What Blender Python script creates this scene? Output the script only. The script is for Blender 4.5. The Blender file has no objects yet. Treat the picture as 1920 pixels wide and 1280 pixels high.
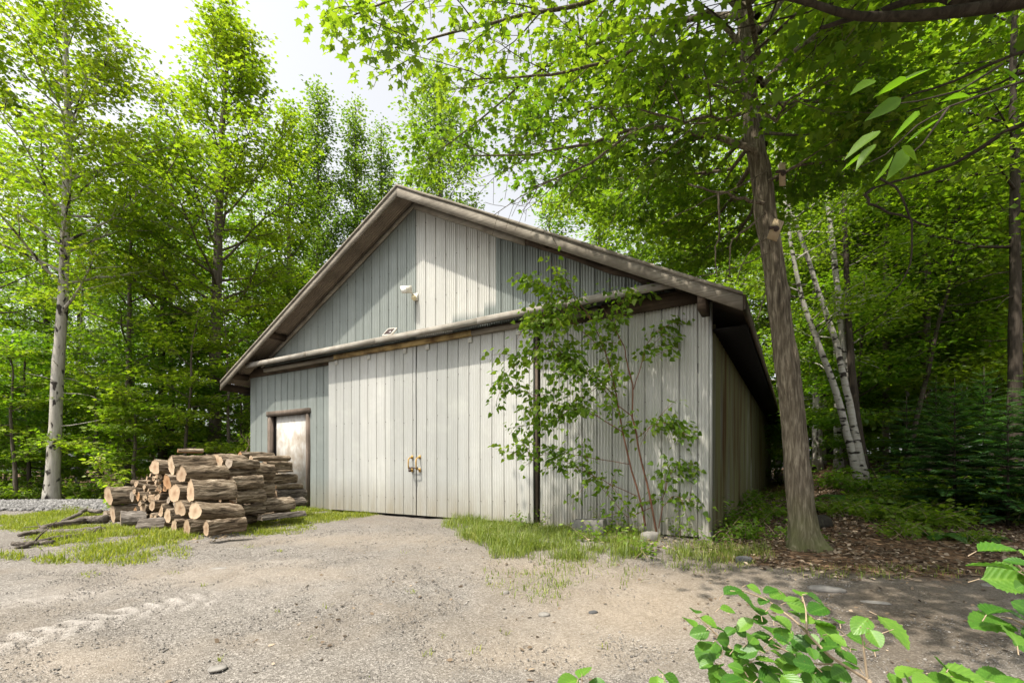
import bpy, math, random
import numpy as np
from mathutils import Vector, Matrix

scene = bpy.context.scene
C = scene.collection
R = math.radians
rs = np.random.RandomState

# ------------------------------------------------------------------ camera
CZ = 0.92
F = 888.0            # focal length in pixels of the 1920 px wide photo
cam = bpy.data.cameras.new('camera')
cam.sensor_width = 36.0
cam.lens = 36.0 * F / 1920
cam.shift_y = 235 / 1920
cam.clip_start = 0.05
cam.clip_end = 600
camo = bpy.data.objects.new('camera', cam)
C.objects.link(camo)
camo.location = (0, 0, CZ)
camo.rotation_euler = (R(90), 0, 0)
scene.camera = camo

# ------------------------------------------------------------------ light
SUN_AZ = (-0.768, -0.640)
SUN_EL = R(62)
SUN_V = Vector((SUN_AZ[0] * math.cos(SUN_EL), SUN_AZ[1] * math.cos(SUN_EL), math.sin(SUN_EL)))
world = bpy.data.worlds.new('World')
scene.world = world
world.use_nodes = True
wn = world.node_tree
wn.nodes.clear()
sky = wn.nodes.new('ShaderNodeTexSky')
sky.sky_type = 'NISHITA'
sky.sun_disc = False
sky.sun_elevation = SUN_EL
sky.sun_rotation = math.atan2(SUN_AZ[0], SUN_AZ[1])
sky.dust_density = 4.0
sky.air_density = 1.0
sky.ozone_density = 1.0
hs = wn.nodes.new('ShaderNodeHueSaturation')
hs.inputs['Saturation'].default_value = 0.14
hs.inputs['Value'].default_value = 1.08
bg = wn.nodes.new('ShaderNodeBackground')
bg.inputs['Strength'].default_value = 0.15
wo = wn.nodes.new('ShaderNodeOutputWorld')
wn.links.new(sky.outputs[0], hs.inputs['Color'])
wn.links.new(hs.outputs[0], bg.inputs['Color'])
wn.links.new(bg.outputs[0], wo.inputs['Surface'])
sun = bpy.data.lights.new('sun', 'SUN')
sun.energy = 3.7
sun.angle = R(0.6)
sun.color = (1.0, 0.93, 0.82)
suno = bpy.data.objects.new('sun', sun)
C.objects.link(suno)
suno.rotation_euler = SUN_V.to_track_quat('Z', 'Y').to_euler()

vs = scene.view_settings
vs.view_transform = 'Standard'
vs.look = 'None'
vs.gamma = 1.0
vs.exposure = 1.03
vs.use_curve_mapping = False
cy = scene.cycles
cy.max_bounces = 8
cy.diffuse_bounces = 5
cy.glossy_bounces = 2
cy.transmission_bounces = 6
cy.use_denoising = True
cy.caustics_reflective = False
cy.caustics_refractive = False

# ------------------------------------------------------------------ helpers
def vnoise(p, seed=0):
    """value noise in [0,1]; p is (...,3)"""
    p = np.asarray(p, float)
    i = np.floor(p).astype(np.int64)
    f = p - i
    f = f * f * (3 - 2 * f)
    out = 0
    for dx in (0, 1):
        for dy in (0, 1):
            for dz in (0, 1):
                h = ((i[..., 0] + dx) * 374761393 + (i[..., 1] + dy) * 668265263 + (i[..., 2] + dz) * 1274126177 + seed * 974634777) & 0x7fffffff
                h = ((h ^ (h >> 13)) * 1103515245) & 0x7fffffff
                h = ((h ^ (h >> 15)) * 12345677) & 0x7fffffff
                v = ((h >> 7) & 0xffff) / 65535.0
                w = (f[..., 0] if dx else 1 - f[..., 0]) * (f[..., 1] if dy else 1 - f[..., 1]) * (f[..., 2] if dz else 1 - f[..., 2])
                out = out + v * w
    return out

def fbm(p, seed=0, oct=3):
    p = np.asarray(p, float)
    s = 0; a = 1; t = 0
    for k in range(oct):
        s = s + a * vnoise(p * 2 ** k, seed + k); t += a; a *= 0.5
    return s / t

def sst(a, b, x):
    t = np.clip((np.asarray(x, float) - a) / (b - a), 0, 1)
    return t * t * (3 - 2 * t)

class MB:
    def __init__(s):
        s.V = []; s.n = 0; s.F = []; s.M = []; s.T = []
    def add(s, V, faces, mi=0, tone=0.5):
        V = np.asarray(V, float).reshape(-1, 3)
        for f in (faces if isinstance(faces, list) else [faces]):
            f = np.asarray(f, np.int64)
            if f.size:
                s.F.append(f + s.n); s.M.append(np.full(len(f), mi))
        s.V.append(V); s.n += len(V)
        s.T.append(np.full(len(V), tone) if np.isscalar(tone) else np.asarray(tone, float))
        return s
    def box(s, lo, hi, mi=0, tone=0.5):
        x0, y0, z0 = lo; x1, y1, z1 = hi
        V = [(x0,y0,z0),(x1,y0,z0),(x1,y1,z0),(x0,y1,z0),(x0,y0,z1),(x1,y0,z1),(x1,y1,z1),(x0,y1,z1)]
        return s.add(V, np.array([(0,3,2,1),(4,5,6,7),(0,1,5,4),(1,2,6,5),(2,3,7,6),(3,0,4,7)]), mi, tone)
    def hexa(s, V, mi=0, tone=0.5):
        return s.add(V, np.array([(0,3,2,1),(4,5,6,7),(0,1,5,4),(1,2,6,5),(2,3,7,6),(3,0,4,7)]), mi, tone)
    def tube(s, P, rad, sides=7, mi=0, tone=0.5, cap=True, disp=None):
        P = np.asarray(P, float); n = len(P)
        rad = np.broadcast_to(np.asarray(rad, float), (n,))
        T = np.gradient(P, axis=0); T /= np.linalg.norm(T, axis=1)[:, None] + 1e-9
        u = np.cross(T[0], (0, 0, 1.0) if abs(T[0][2]) < .9 else (1.0, 0, 0)); u /= np.linalg.norm(u)
        a = np.arange(sides) / sides * 2 * np.pi
        V = np.zeros((n, sides, 3))
        for i in range(n):
            u = u - T[i] * np.dot(u, T[i]); u /= np.linalg.norm(u) + 1e-9
            w = np.cross(T[i], u)
            V[i] = np.cos(a)[:, None] * u + np.sin(a)[:, None] * w
        rr = rad[:, None] * np.ones((1, sides))
        if disp is not None: rr = rr * disp
        V = P[:, None] + V * rr[..., None]
        i, j = np.meshgrid(np.arange(n - 1), np.arange(sides), indexing='ij')
        j2 = (j + 1) % sides
        Fq = np.stack([i * sides + j, i * sides + j2, (i + 1) * sides + j2, (i + 1) * sides + j], -1).reshape(-1, 4)
        fs = [Fq]
        if cap:
            fs.append(np.arange(sides)[::-1][None]); fs.append((np.arange(sides) + (n - 1) * sides)[None])
        return s.add(V, fs, mi, tone)
    def build(s, name, mats, parent=None, smooth=False, loc=None):
        V = np.concatenate(s.V); T = np.concatenate(s.T)
        me = bpy.data.meshes.new(name)
        me.vertices.add(len(V)); me.vertices.foreach_set('co', V.astype(np.float32).ravel())
        tot = np.concatenate([np.full(len(f), f.shape[1]) for f in s.F])
        li = np.concatenate([f.ravel() for f in s.F])
        me.loops.add(len(li)); me.loops.foreach_set('vertex_index', li.astype(np.int32))
        me.polygons.add(len(tot))
        st = np.concatenate([[0], np.cumsum(tot)[:-1]])
        me.polygons.foreach_set('loop_start', st.astype(np.int32))
        me.polygons.foreach_set('material_index', np.concatenate(s.M).astype(np.int32))
        if smooth: me.polygons.foreach_set('use_smooth', np.ones(len(tot), bool))
        at = me.attributes.new('tone', 'FLOAT', 'POINT'); at.data.foreach_set('value', T.astype(np.float32))
        mats = list(mats) if isinstance(mats, (list, tuple)) else [mats]
        if np.concatenate(s.M).max() >= len(mats): mats.append(M_RUST)
        me.update(calc_edges=True); me.validate()
        for m in mats: me.materials.append(m)
        o = bpy.data.objects.new(name, me); C.objects.link(o)
        if parent is not None: o.parent = parent
        if loc is not None: o.location = loc
        return o

def tag(o, label=None, cat=None, group=None, kind=None):
    if label: o['label'] = label
    if cat: o['category'] = cat
    if group: o['group'] = group
    if kind: o['kind'] = kind
    return o

def empty(name, loc=(0, 0, 0), rotz=0, **k):
    o = bpy.data.objects.new(name, None); C.objects.link(o)
    o.empty_display_size = .1
    o.location = loc; o.rotation_euler = (0, 0, rotz)
    return tag(o, **k)

def copy_tree(root, loc, rotz=0, sc=1.0, **k):
    r = root.copy(); C.objects.link(r); r.location = loc; r.rotation_euler = (0, 0, rotz)
    r.scale = (sc, sc, sc) if np.isscalar(sc) else sc
    tag(r, **k)
    for ch in list(root.children):
        c = ch.copy(); C.objects.link(c); c.parent = r
    return r

def P(px, py, Y):
    """world point seen at photo pixel (px,py) at distance Y"""
    return np.array(((px - 960) / F * Y, Y, CZ + (875 - py) / F * Y))

# ------------------------------------------------------------------ leaf templates
def fan(pts):
    k = len(pts)
    return np.array([(0, i, i + 1) for i in range(1, k - 1)])
_half = [(.34, .0, -.10), (.26, .24, 0), (.50, .50, -.10), (.20, .55, 0)]
_mp = [(0, 0, 0)] + _half + [(0, 1.0, -.10)] + [(-x, y, z) for x, y, z in _half[::-1]]
T_MAPLE = (np.array(_mp), fan(_mp))
_ov = [(0, 0, 0), (.24, .2, .03), (.30, .5, .04), (0, 1, -.06), (-.30, .5, .04), (-.24, .2, .03)]
T_OVAL = (np.array(_ov), np.array([(0, 1, 2), (0, 2, 3), (0, 3, 4), (0, 4, 5)]))
T_DIA = (np.array([(0, 0, 0), (.36, .45, .05), (0, 1, -.04), (-.36, .45, .05)]), np.array([(0, 1, 2), (0, 2, 3)]))
_ht = [(0, 0, 0), (.30, .02, .03), (.40, .28, .04), (.24, .65, .02), (0, 1.05, -.08), (-.24, .65, .02), (-.40, .28, .04), (-.30, .02, .03)]
T_HEART = (np.array(_ht), fan(_ht))

def add_leaves(mb, Cn, A, N, S, tmpl, tone, mi=0):
    A = A / (np.linalg.norm(A, axis=1)[:, None] + 1e-9)
    N = N - A * np.sum(N * A, 1)[:, None]
    N /= np.linalg.norm(N, axis=1)[:, None] + 1e-9
    B = np.cross(N, A)
    tv, tf = tmpl
    V = Cn[:, None] + S[:, None, None] * (tv[None, :, 0:1] * B[:, None] + tv[None, :, 1:2] * A[:, None] + tv[None, :, 2:3] * N[:, None])
    k = len(tv)
    Fc = (tf[None] + (np.arange(len(Cn)) * k)[:, None, None]).reshape(-1, tf.shape[1])
    mb.add(V, Fc, mi, np.repeat(tone, k))

# ------------------------------------------------------------------ materials
def nmat(name):
    m = bpy.data.materials.new(name); m.use_nodes = True
    nt = m.node_tree; nt.nodes.clear()
    out = nt.nodes.new('ShaderNodeOutputMaterial')
    return m, nt, out
def N_(nt, t, **k):
    n = nt.nodes.new(t)
    for a, v in k.items():
        if a.startswith('i_'): n.inputs[a[2:].replace('_', ' ')].default_value = v
        else: setattr(n, a, v)
    return n
def ramp(nt, fac, stops):
    r = nt.nodes.new('ShaderNodeValToRGB')
    e = r.color_ramp.elements
    while len(e) < len(stops): e.new(0.5)
    for el, (p, c) in zip(e, stops):
        el.position = p; el.color = (*c, 1)
    nt.links.new(fac, r.inputs[0]); return r.outputs[0]
def mixc(nt, fac, a, b, mode='MIX'):
    m = nt.nodes.new('ShaderNodeMix'); m.data_type = 'RGBA'; m.blend_type = mode
    for sock, v in ((m.inputs[0], fac), (m.inputs[6], a), (m.inputs[7], b)):
        if hasattr(v, 'is_linked'): nt.links.new(v, sock)
        elif np.isscalar(v): sock.default_value = v
        else: sock.default_value = (*v, 1)
    return m.outputs[2]
def mth(nt, op, a, b=0.0, clamp=False):
    m = nt.nodes.new('ShaderNodeMath'); m.operation = op; m.use_clamp = clamp
    for sock, v in ((m.inputs[0], a), (m.inputs[1], b)):
        if hasattr(v, 'is_linked'): nt.links.new(v, sock)
        else: sock.default_value = v
    return m.outputs[0]
def attr(nt, name):
    a = nt.nodes.new('ShaderNodeAttribute'); a.attribute_name = name; return a.outputs['Fac']
def coords(nt, scale=(1, 1, 1), kind='Object'):
    t = nt.nodes.new('ShaderNodeTexCoord'); mp = nt.nodes.new('ShaderNodeMapping')
    mp.inputs['Scale'].default_value = scale
    nt.links.new(t.outputs[kind], mp.inputs['Vector']); return mp.outputs[0]
def noise(nt, vec, scale, detail=3, rough=.55, out='Fac', dist=0):
    n = nt.nodes.new('ShaderNodeTexNoise'); n.inputs['Scale'].default_value = scale
    n.inputs['Detail'].default_value = detail; n.inputs['Roughness'].default_value = rough
    n.inputs['Distortion'].default_value = dist
    nt.links.new(vec, n.inputs['Vector']); return n.outputs[out]
def principled(nt, out, col, rough=.8, spec=.3, bump=None, bstr=.3, bdist=.01, metal=0):
    b = nt.nodes.new('ShaderNodeBsdfPrincipled')
    if hasattr(col, 'is_linked'): nt.links.new(col, b.inputs['Base Color'])
    else: b.inputs['Base Color'].default_value = (*col, 1)
    if hasattr(rough, 'is_linked'): nt.links.new(rough, b.inputs['Roughness'])
    else: b.inputs['Roughness'].default_value = rough
    b.inputs['Specular IOR Level'].default_value = spec
    b.inputs['Metallic'].default_value = metal
    if bump is not None:
        bp = nt.nodes.new('ShaderNodeBump'); bp.inputs['Strength'].default_value = bstr
        bp.inputs['Distance'].default_value = bdist
        nt.links.new(bump, bp.inputs['Height']); nt.links.new(bp.outputs[0], b.inputs['Normal'])
    nt.links.new(b.outputs[0], out.inputs['Surface']); return b

def leaf_mat(name, c0, c1, c2, trans=.52, tcol=None, rough=.45, spec=.35, spots=0):
    m, nt, out = nmat(name)
    col = ramp(nt, attr(nt, 'tone'), [(0, c0), (.5, c1), (1, c2)])
    if spots:
        sn = noise(nt, coords(nt), spots, 3, .6)
        col = mixc(nt, ramp(nt, sn, [(.66, (0, 0, 0)), (.73, (.85, .85, .85))]), col, (.13, .085, .03))
        col = mixc(nt, ramp(nt, noise(nt, coords(nt), 22, 3), [(.35, (.4, .4, .4)), (.65, (0, 0, 0))]), col, mixc(nt, 1.0, col, (.62, .75, .6), 'MULTIPLY'))
    b = N_(nt, 'ShaderNodeBsdfPrincipled'); b.inputs['Roughness'].default_value = rough
    b.inputs['Specular IOR Level'].default_value = spec
    nt.links.new(col, b.inputs['Base Color'])
    t = N_(nt, 'ShaderNodeBsdfTranslucent')
    nt.links.new(mixc(nt, 1.0, col, tcol or (1.5, 1.62, .40), 'MULTIPLY'), t.inputs['Color'])
    mx = N_(nt, 'ShaderNodeMixShader'); mx.inputs[0].default_value = trans
    nt.links.new(b.outputs[0], mx.inputs[1]); nt.links.new(t.outputs[0], mx.inputs[2])
    nt.links.new(mx.outputs[0], out.inputs['Surface'])
    return m

def bark_mat(name, c0, c1, c2, vs=(14, 14, 2.2), bstr=.7, moss=None, spots=None, base=None):
    m, nt, out = nmat(name)
    v = coords(nt, vs)
    n = noise(nt, v, 1.0, 5, .65, dist=.6)
    col = ramp(nt, n, [(.30, c0), (.5, c1), (.72, c2)])
    big = noise(nt, coords(nt), 1.3, 3)
    col = mixc(nt, mth(nt, 'MULTIPLY', big, .5), col, tuple(x * .7 for x in c1))
    if spots is not None:
        sv = coords(nt, spots)
        sn = noise(nt, sv, 1.0, 2, .5)
        k = ramp(nt, sn, [(.56, (0, 0, 0)), (.63, (1, 1, 1))])
        col = mixc(nt, k, col, (.035, .03, .026))
    if moss is not None:
        t = N_(nt, 'ShaderNodeTexCoord'); sp = N_(nt, 'ShaderNodeSeparateXYZ')
        nt.links.new(t.outputs['Object'], sp.inputs[0])
        g = mth(nt, 'SUBTRACT', 1.0, mth(nt, 'DIVIDE', sp.outputs['Z'], moss[0]), True)
        g = mth(nt, 'MULTIPLY', g, mth(nt, 'MULTIPLY', noise(nt, coords(nt), 5, 4), 1.5), True)
        col = mixc(nt, g, col, moss[1])
    principled(nt, out, col, .9, .15, n, bstr, .02)
    return m

def wood_mat(name, c0, c1, c2, vs=(3, 3, 40), patch=None):
    m, nt, out = nmat(name)
    n = noise(nt, coords(nt, vs), 1.0, 4, .6, dist=.4)
    col = ramp(nt, n, [(.28, c0), (.5, c1), (.75, c2)])
    b2 = noise(nt, coords(nt), 2.3, 4)
    col = mixc(nt, ramp(nt, b2, [(.45, (0, 0, 0)), (.65, (1, 1, 1))]), col, patch or c0)
    principled(nt, out, col, .85, .2, n, .4, .006)
    return m

def metal_mat(name, cols, moss=None, rust=.15, rough=.6, metal=.35, spec=.3, streak=.2):
    """weathered corrugated sheet; per-sheet tone in attribute 'tone'"""
    m, nt, out = nmat(name)
    col = ramp(nt, attr(nt, 'tone'), cols)
    st = noise(nt, coords(nt, (9, 9, .55)), 1.0, 5, .6)
    col = mixc(nt, ramp(nt, st, [(.35, (streak,) * 3), (.6, (0, 0, 0))]), col, mixc(nt, 1.0, col, (.62, .6, .55), 'MULTIPLY'))
    fl = noise(nt, coords(nt), 1.7, 5, .65)
    col = mixc(nt, ramp(nt, fl, [(.5, (0, 0, 0)), (.72, (.5, .5, .5))]), col, mixc(nt, 1.0, col, (1.25, 1.25, 1.22), 'MULTIPLY'))
    sp = noise(nt, coords(nt), 60, 3, .7)
    col = mixc(nt, ramp(nt, sp, [(.62, (0, 0, 0)), (.75, (.35, .35, .35))]), col, (.16, .13, .1))
    gi = N_(nt, 'ShaderNodeTexCoord'); s3 = N_(nt, 'ShaderNodeSeparateXYZ'); nt.links.new(gi.outputs['Object'], s3.inputs[0])
    low = mth(nt, 'SUBTRACT', 1.0, mth(nt, 'DIVIDE', s3.outputs['Z'], .7), True)
    low = mth(nt, 'MULTIPLY', low, mth(nt, 'MULTIPLY', noise(nt, coords(nt, (6, 6, 1)), 1.0, 4), 1.1), True)
    col = mixc(nt, low, col, (.22, .19, .13))
    if moss:
        mo = noise(nt, coords(nt, (5, 5, .35)), 1.0, 5, .6)
        col = mixc(nt, ramp(nt, mo, [(.30, (0, 0, 0)), (.52, (.9, .9, .9))]), col, moss[0])
        mo2 = noise(nt, coords(nt, (11, 3.1, .28)), 1.0, 4, .6)
        col = mixc(nt, ramp(nt, mo2, [(.5, (0, 0, 0)), (.66, (.9, .9, .9))]), col, moss[1])
    rn = noise(nt, coords(nt), 3.0, 3)
    rr = ramp(nt, rn, [(.3, (rough - .1,) * 3), (.7, (rough + .15,) * 3)])
    principled(nt, out, col, rr, spec, fl, .08, .02, metal)
    return m

def plain(name, col, rough=.6, spec=.4, metal=0, var=.15, scale=8):
    m, nt, out = nmat(name)
    n = noise(nt, coords(nt), scale, 4, .6)
    c = ramp(nt, n, [(.3, tuple(x * (1 - var) for x in col)), (.7, tuple(min(1, x * (1 + var)) for x in col))])
    principled(nt, out, c, rough, spec, n, .15, .004, metal)
    return m

# ------------------------------------------------------------------ shed frame of reference
UD = np.array((0.858, -0.514)); VD = np.array((0.514, 0.858))
UD /= np.linalg.norm(UD); VD = np.array((-UD[1], UD[0]))
RC = np.array((2.815, 6.70)); W = 11.34; L = 18.0
SO = RC - W * UD
ROTZ = math.atan2(UD[1], UD[0])
def bw(u, v, z=0.0):
    p = SO + UD * u + VD * v
    return np.array((p[0], p[1], z))
def wb(x, y):
    d = np.stack([np.asarray(x) - SO[0], np.asarray(y) - SO[1]], -1)
    return d @ UD, d @ VD

# ------------------------------------------------------------------ terrain
def gz(x, y):
    x = np.asarray(x, float); y = np.asarray(y, float)
    u, v = wb(x, y)
    z = -0.09 - 0.24 * sst(6.3, 1.3, y)
    d = u - W
    rise = np.clip(.115 * (y - 6.0), 0, 1.5) * sst(.2, 2.6, d) + np.clip(.022 * (y - 6.5), 0, .6) * (1 - sst(.2, 2.6, d)) * sst(-1, .3, d)
    z = z + rise * sst(5.6, 7.5, y)
    z = z - .06 * np.exp(-((d - .1) ** 2 + (v + .1) ** 2) / .5)
    hum = fbm(np.stack([x * .55, y * .55, 0 * x], -1), 3, 3) - .5
    z = z + hum * (.05 + .25 * sst(13, 25, y))
    z = z + .16 * np.exp(-((y - 11.6) / .55) ** 2) * sst(-8.3, -9.8, x) * sst(-40, -30, x)
    return z
def gz1(x, y): return float(gz(np.array([x]), np.array([y]))[0])
def G(px, py):
    """ground point seen at photo pixel"""
    z = -.15
    for _ in range(25):
        Y = F * (CZ - z) / (py - 875); X = (px - 960) / F * Y
        z = .5 * z + .5 * gz1(X, Y)
    return np.array((X, Y, z))
def topx(x, y, z):
    return 960 + F * x / y, 875 + F * (CZ - z) / y

# ------------------------------------------------------------------ ground
def nonuni(segs):
    out = []
    for a, b, st in segs: out.append(np.arange(a, b, st))
    out.append([segs[-1][1]]); return np.concatenate(out)
gx = nonuni([(-120, -40, 8), (-40, -14, 1.0), (-14, -7, .14), (-7, 6, .04), (6, 12, .12), (12, 40, 1.0), (40, 120, 8)])
gy = nonuni([(-30, -2, 2), (-2, 1, .4), (1, 1.6, .06), (1.6, 6, .03), (6, 9, .06), (9, 13, .12), (13, 30, .8), (30, 60, 3), (60, 200, 14)])
GX, GY = np.meshgrid(gx, gy, indexing='ij')
GZ = gz(GX, GY)
u_, v_ = wb(GX, GY)
ysafe = np.maximum(GY, .6)
PX, PY = topx(GX, ysafe, GZ)
wob = fbm(np.stack([GX * 1.1, GY * 1.1, 0 * GX], -1), 21, 4) - .5
wobf = fbm(np.stack([GX * 5, GY * 5, 0 * GX], -1), 31, 3) - .5
# forest-floor (litter) mask
bnd = np.interp(PX, [1250, 1340, 1440, 1560, 1750, 1960, 2300], [985, 1030, 1062, 1085, 1092, 1100, 1130])
lit_r = sst(14, -14, PY - bnd + wob * 70) * sst(1230, 1350, PX + wob * 60) * sst(3.2, 3.8, GY)
lit_b = sst(-.1, .25, v_) * sst(10.9, 12, GY)
lit_l = sst(12.2, 12.9, GY + wob * .6)
litter = np.clip(np.maximum(np.maximum(lit_r, lit_b), lit_l), 0, 1)
# soil / sand mask
def blob(cx, cy, rx, ry): return np.exp(-(((PX - cx) / rx) ** 2 + ((PY - cy) / ry) ** 2))
sand = .95 * blob(1240, 1140, 230, 75) + .5 * blob(1000, 1230, 200, 40) + .35 * blob(780, 1010, 160, 18) + .4 * blob(480, 1075, 300, 26) \
     + .45 * blob(120, 1240, 220, 45) + .45 * blob(1000, 1060, 140, 25) + .35 * blob(560, 1010, 160, 14) + .3 * blob(1750, 1120, 130, 22)
sand = np.clip(sand + wob * .55 + wobf * .35, 0, 1) * (1 - litter) * (GY > .8)
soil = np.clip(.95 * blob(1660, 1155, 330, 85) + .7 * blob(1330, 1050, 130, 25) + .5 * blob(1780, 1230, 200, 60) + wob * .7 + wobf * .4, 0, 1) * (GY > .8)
# tyre prints
dust = np.zeros_like(GX); disp = np.zeros_like(GX)
def track(pts, half, lug, amp):
    global dust, disp
    pw = np.array([G(*p)[:2] for p in pts])
    best = np.full(GX.shape, 9.0); ss = np.zeros_like(GX); acc = 0
    for a, b in zip(pw[:-1], pw[1:]):
        d = b - a; ln = np.linalg.norm(d); d = d / ln
        rx = GX - a[0]; ry = GY - a[1]
        t = rx * d[0] + ry * d[1]; tc = np.clip(t, 0, ln)
        n = (rx - d[0] * tc) ** 2 + (ry - d[1] * tc) ** 2
        sg = -rx * d[1] + ry * d[0]
        dist = np.sqrt(n) * np.sign(sg)
        m = np.abs(dist) < np.abs(best)
        best = np.where(m, dist, best); ss = np.where(m, acc + t, ss); acc += ln
    endf = sst(0, .5, ss) * sst(acc, acc - .5, ss)
    inn = sst(half, half * .75, np.abs(best)) * endf
    ch = np.sin(2 * np.pi * (ss / lug + np.abs(best) / half * .55 + (best > 0) * .5))
    l = sst(-.15, .3, ch) * inn
    fade = np.clip(.8 + (fbm(np.stack([GX * 2, GY * 2, 0 * GX], -1), 9, 2) - .5) * 1.6, 0, 1)
    dust = np.maximum(dust, (inn * .15 + l * 1.1 * amp) * fade)
    disp += (l * .030 - inn * .020) * amp * fade
track([(-120, 1235), (60, 1195), (230, 1152), (330, 1132), (450, 1112)], .21, .15, 1.0)
track([(-100, 1150), (80, 1128), (250, 1095), (420, 1070), (640, 1040)], .16, .19, .3)
dust = np.clip(dust + .30 * blob(300, 1100, 420, 20) * (.6 + wob) + .25 * blob(60, 1120, 150, 14), 0, 1)
micro = (fbm(np.stack([GX * 14, GY * 14, 0 * GX], -1), 41, 3) - .5) * .022 + (fbm(np.stack([GX * 4, GY * 4, 0 * GX], -1), 43, 2) - .5) * .035
near = sst(13, 9, GY) * sst(-15, -12, GX) * sst(14, 11, GX)
GZ2 = GZ + (micro * (1 - .6 * dust) + disp) * near
pile = sst(-8.3, -9.0, GX) * np.exp(-((GY - 11.6) / .7) ** 2)

def ground_mat():
    m, nt, out = nmat('earth_and_gravel')
    co = coords(nt)
    vo = N_(nt, 'ShaderNodeTexVoronoi'); vo.inputs['Scale'].default_value = 105; nt.links.new(co, vo.inputs['Vector'])
    vsep = N_(nt, 'ShaderNodeSeparateColor'); nt.links.new(vo.outputs['Color'], vsep.inputs[0])
    grav = ramp(nt, vsep.outputs[0], [(0, (.095, .085, .074)), (.35, (.142, .129, .113)), (.7, (.185, .169, .150)), (1, (.29, .268, .24))])
    big = noise(nt, co, .9, 5, .6)
    grav = mixc(nt, ramp(nt, big, [(.35, (.6, .6, .6)), (.65, (0, 0, 0))]), grav, mixc(nt, 1.0, grav, (.78, .76, .74), 'MULTIPLY'))
    fn = noise(nt, co, 42, 5, .7)
    sandc = ramp(nt, fn, [(.3, (.17, .135, .097)), (.5, (.27, .222, .168)), (.72, (.37, .315, .25))])
    col = mixc(nt, mth(nt, 'MULTIPLY', attr(nt, 'sand'), .8), grav, sandc)
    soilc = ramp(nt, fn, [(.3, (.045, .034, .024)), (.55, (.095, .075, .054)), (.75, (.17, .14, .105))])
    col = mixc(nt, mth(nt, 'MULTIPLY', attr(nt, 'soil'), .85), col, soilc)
    dustc = ramp(nt, fn, [(.3, (.29, .265, .24)), (.7, (.40, .375, .345))])
    col = mixc(nt, mth(nt, 'MULTIPLY', attr(nt, 'dust'), .52), col, dustc)
    l1 = N_(nt, 'ShaderNodeTexVoronoi'); l1.inputs['Scale'].default_value = 19; nt.links.new(co, l1.inputs['Vector'])
    ls = N_(nt, 'ShaderNodeSeparateColor'); nt.links.new(l1.outputs['Color'], ls.inputs[0])
    litc = ramp(nt, ls.outputs[0], [(0, (.035, .022, .013)), (.4, (.085, .05, .028)), (.75, (.16, .095, .052)), (1, (.27, .18, .11))])
    col = mixc(nt, attr(nt, 'litter'), col, litc)
    h = mth(nt, 'ADD', mth(nt, 'MULTIPLY', vo.outputs['Distance'], 1.0), mth(nt, 'MULTIPLY', fn, .8))
    principled(nt, out, col, .92, .15, h, .55, .012)
    return m
GM = ground_mat()
nx, ny = GX.shape
ii, jj = np.meshgrid(np.arange(nx - 1), np.arange(ny - 1), indexing='ij')
quads = np.stack([ii * ny + jj, (ii + 1) * ny + jj, (ii + 1) * ny + jj + 1, ii * ny + jj + 1], -1).reshape(-1, 4)
isl = litter.ravel()[quads].mean(1) > .5
VV = np.stack([GX, GY, GZ2], -1).reshape(-1, 3)
def ground_part(name, q):
    idx = np.unique(q); mp = np.zeros(len(VV), np.int64); mp[idx] = np.arange(len(idx))
    mb = MB(); mb.add(VV[idx], mp[q])
    o = mb.build(name, GM, smooth=True)
    for an, arr in (('sand', sand), ('soil', soil), ('dust', dust), ('litter', litter)):
        a = o.data.attributes.new(an, 'FLOAT', 'POINT'); a.data.foreach_set('value', arr.ravel()[idx].astype(np.float32))
    o['kind'] = 'structure'; return o
ground_part('driveway', quads[~isl]); ground_part('forest_floor', quads[isl])

# ------------------------------------------------------------------ shed
M_GALV = metal_mat('galvanised_sheet', [(0, (.15, .175, .17)), (.35, (.185, .207, .193)), (.5, (.23, .252, .235)), (1, (.44, .437, .405))], metal=.2)
M_DOOR = metal_mat('door_sheet', [(0, (.275, .282, .265)), (.5, (.36, .362, .34)), (1, (.44, .437, .41))], metal=.15)
M_SIDE = metal_mat('mossy_side_sheet', [(0, (.08, .082, .06)), (.5, (.15, .152, .12)), (1, (.30, .315, .28))], moss=((.12, .118, .05), (.065, .038, .018)), metal=0, rough=.85, spec=.06, streak=.5)
M_ROOF = plain('roof_sheet', (.17, .14, .11), .6, .3, .15, .25, 2.5)
M_WOOD = wood_mat('weathered_grey_wood', (.09, .075, .055), (.19, .168, .135), (.29, .26, .215), (2, 2, 55), patch=(.13, .112, .088))
M_TRIM = wood_mat('pale_trim_board', (.16, .145, .118), (.25, .232, .198), (.34, .32, .28), (2, 2, 55), patch=(.16, .138, .11))
M_DARKW = wood_mat('dark_stained_wood', (.035, .026, .018), (.07, .05, .035), (.13, .095, .07), (2, 2, 50))
M_JAMB = wood_mat('dark_jamb_wood', (.07, .055, .042), (.13, .10, .08), (.20, .165, .13), (70, 70, 3))
M_TRACK = wood_mat('flaking_yellow_board', (.12, .075, .03), (.40, .29, .13), (.52, .41, .22), (2.5, 2.5, 20), patch=(.10, .06, .03))
M_PLY = wood_mat('peeling_white_board', (.26, .24, .205), (.38, .365, .335), (.47, .46, .435), (10, 10, 2.2), patch=(.24, .20, .155))
M_BLACK = plain('gap_black', (.012, .011, .01), .9, .1)
M_CONC = plain('concrete', (.15, .142, .128), .9, .2, 0, .25, 14)
M_FLASH = plain('ledge_flashing', (.36, .32, .27), .55, .4, .05, .2, 3)
M_YEL = plain('yellow_paint', (.40, .235, .05), .6, .5, 0, .2, 30)
M_RUST = plain('dark_rusty_iron', (.055, .035, .028), .6, .4, .3, .3, 30)
M_WHITEP = plain('cream_plastic', (.66, .63, .55), .4, .5, 0, .06, 20)
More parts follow.
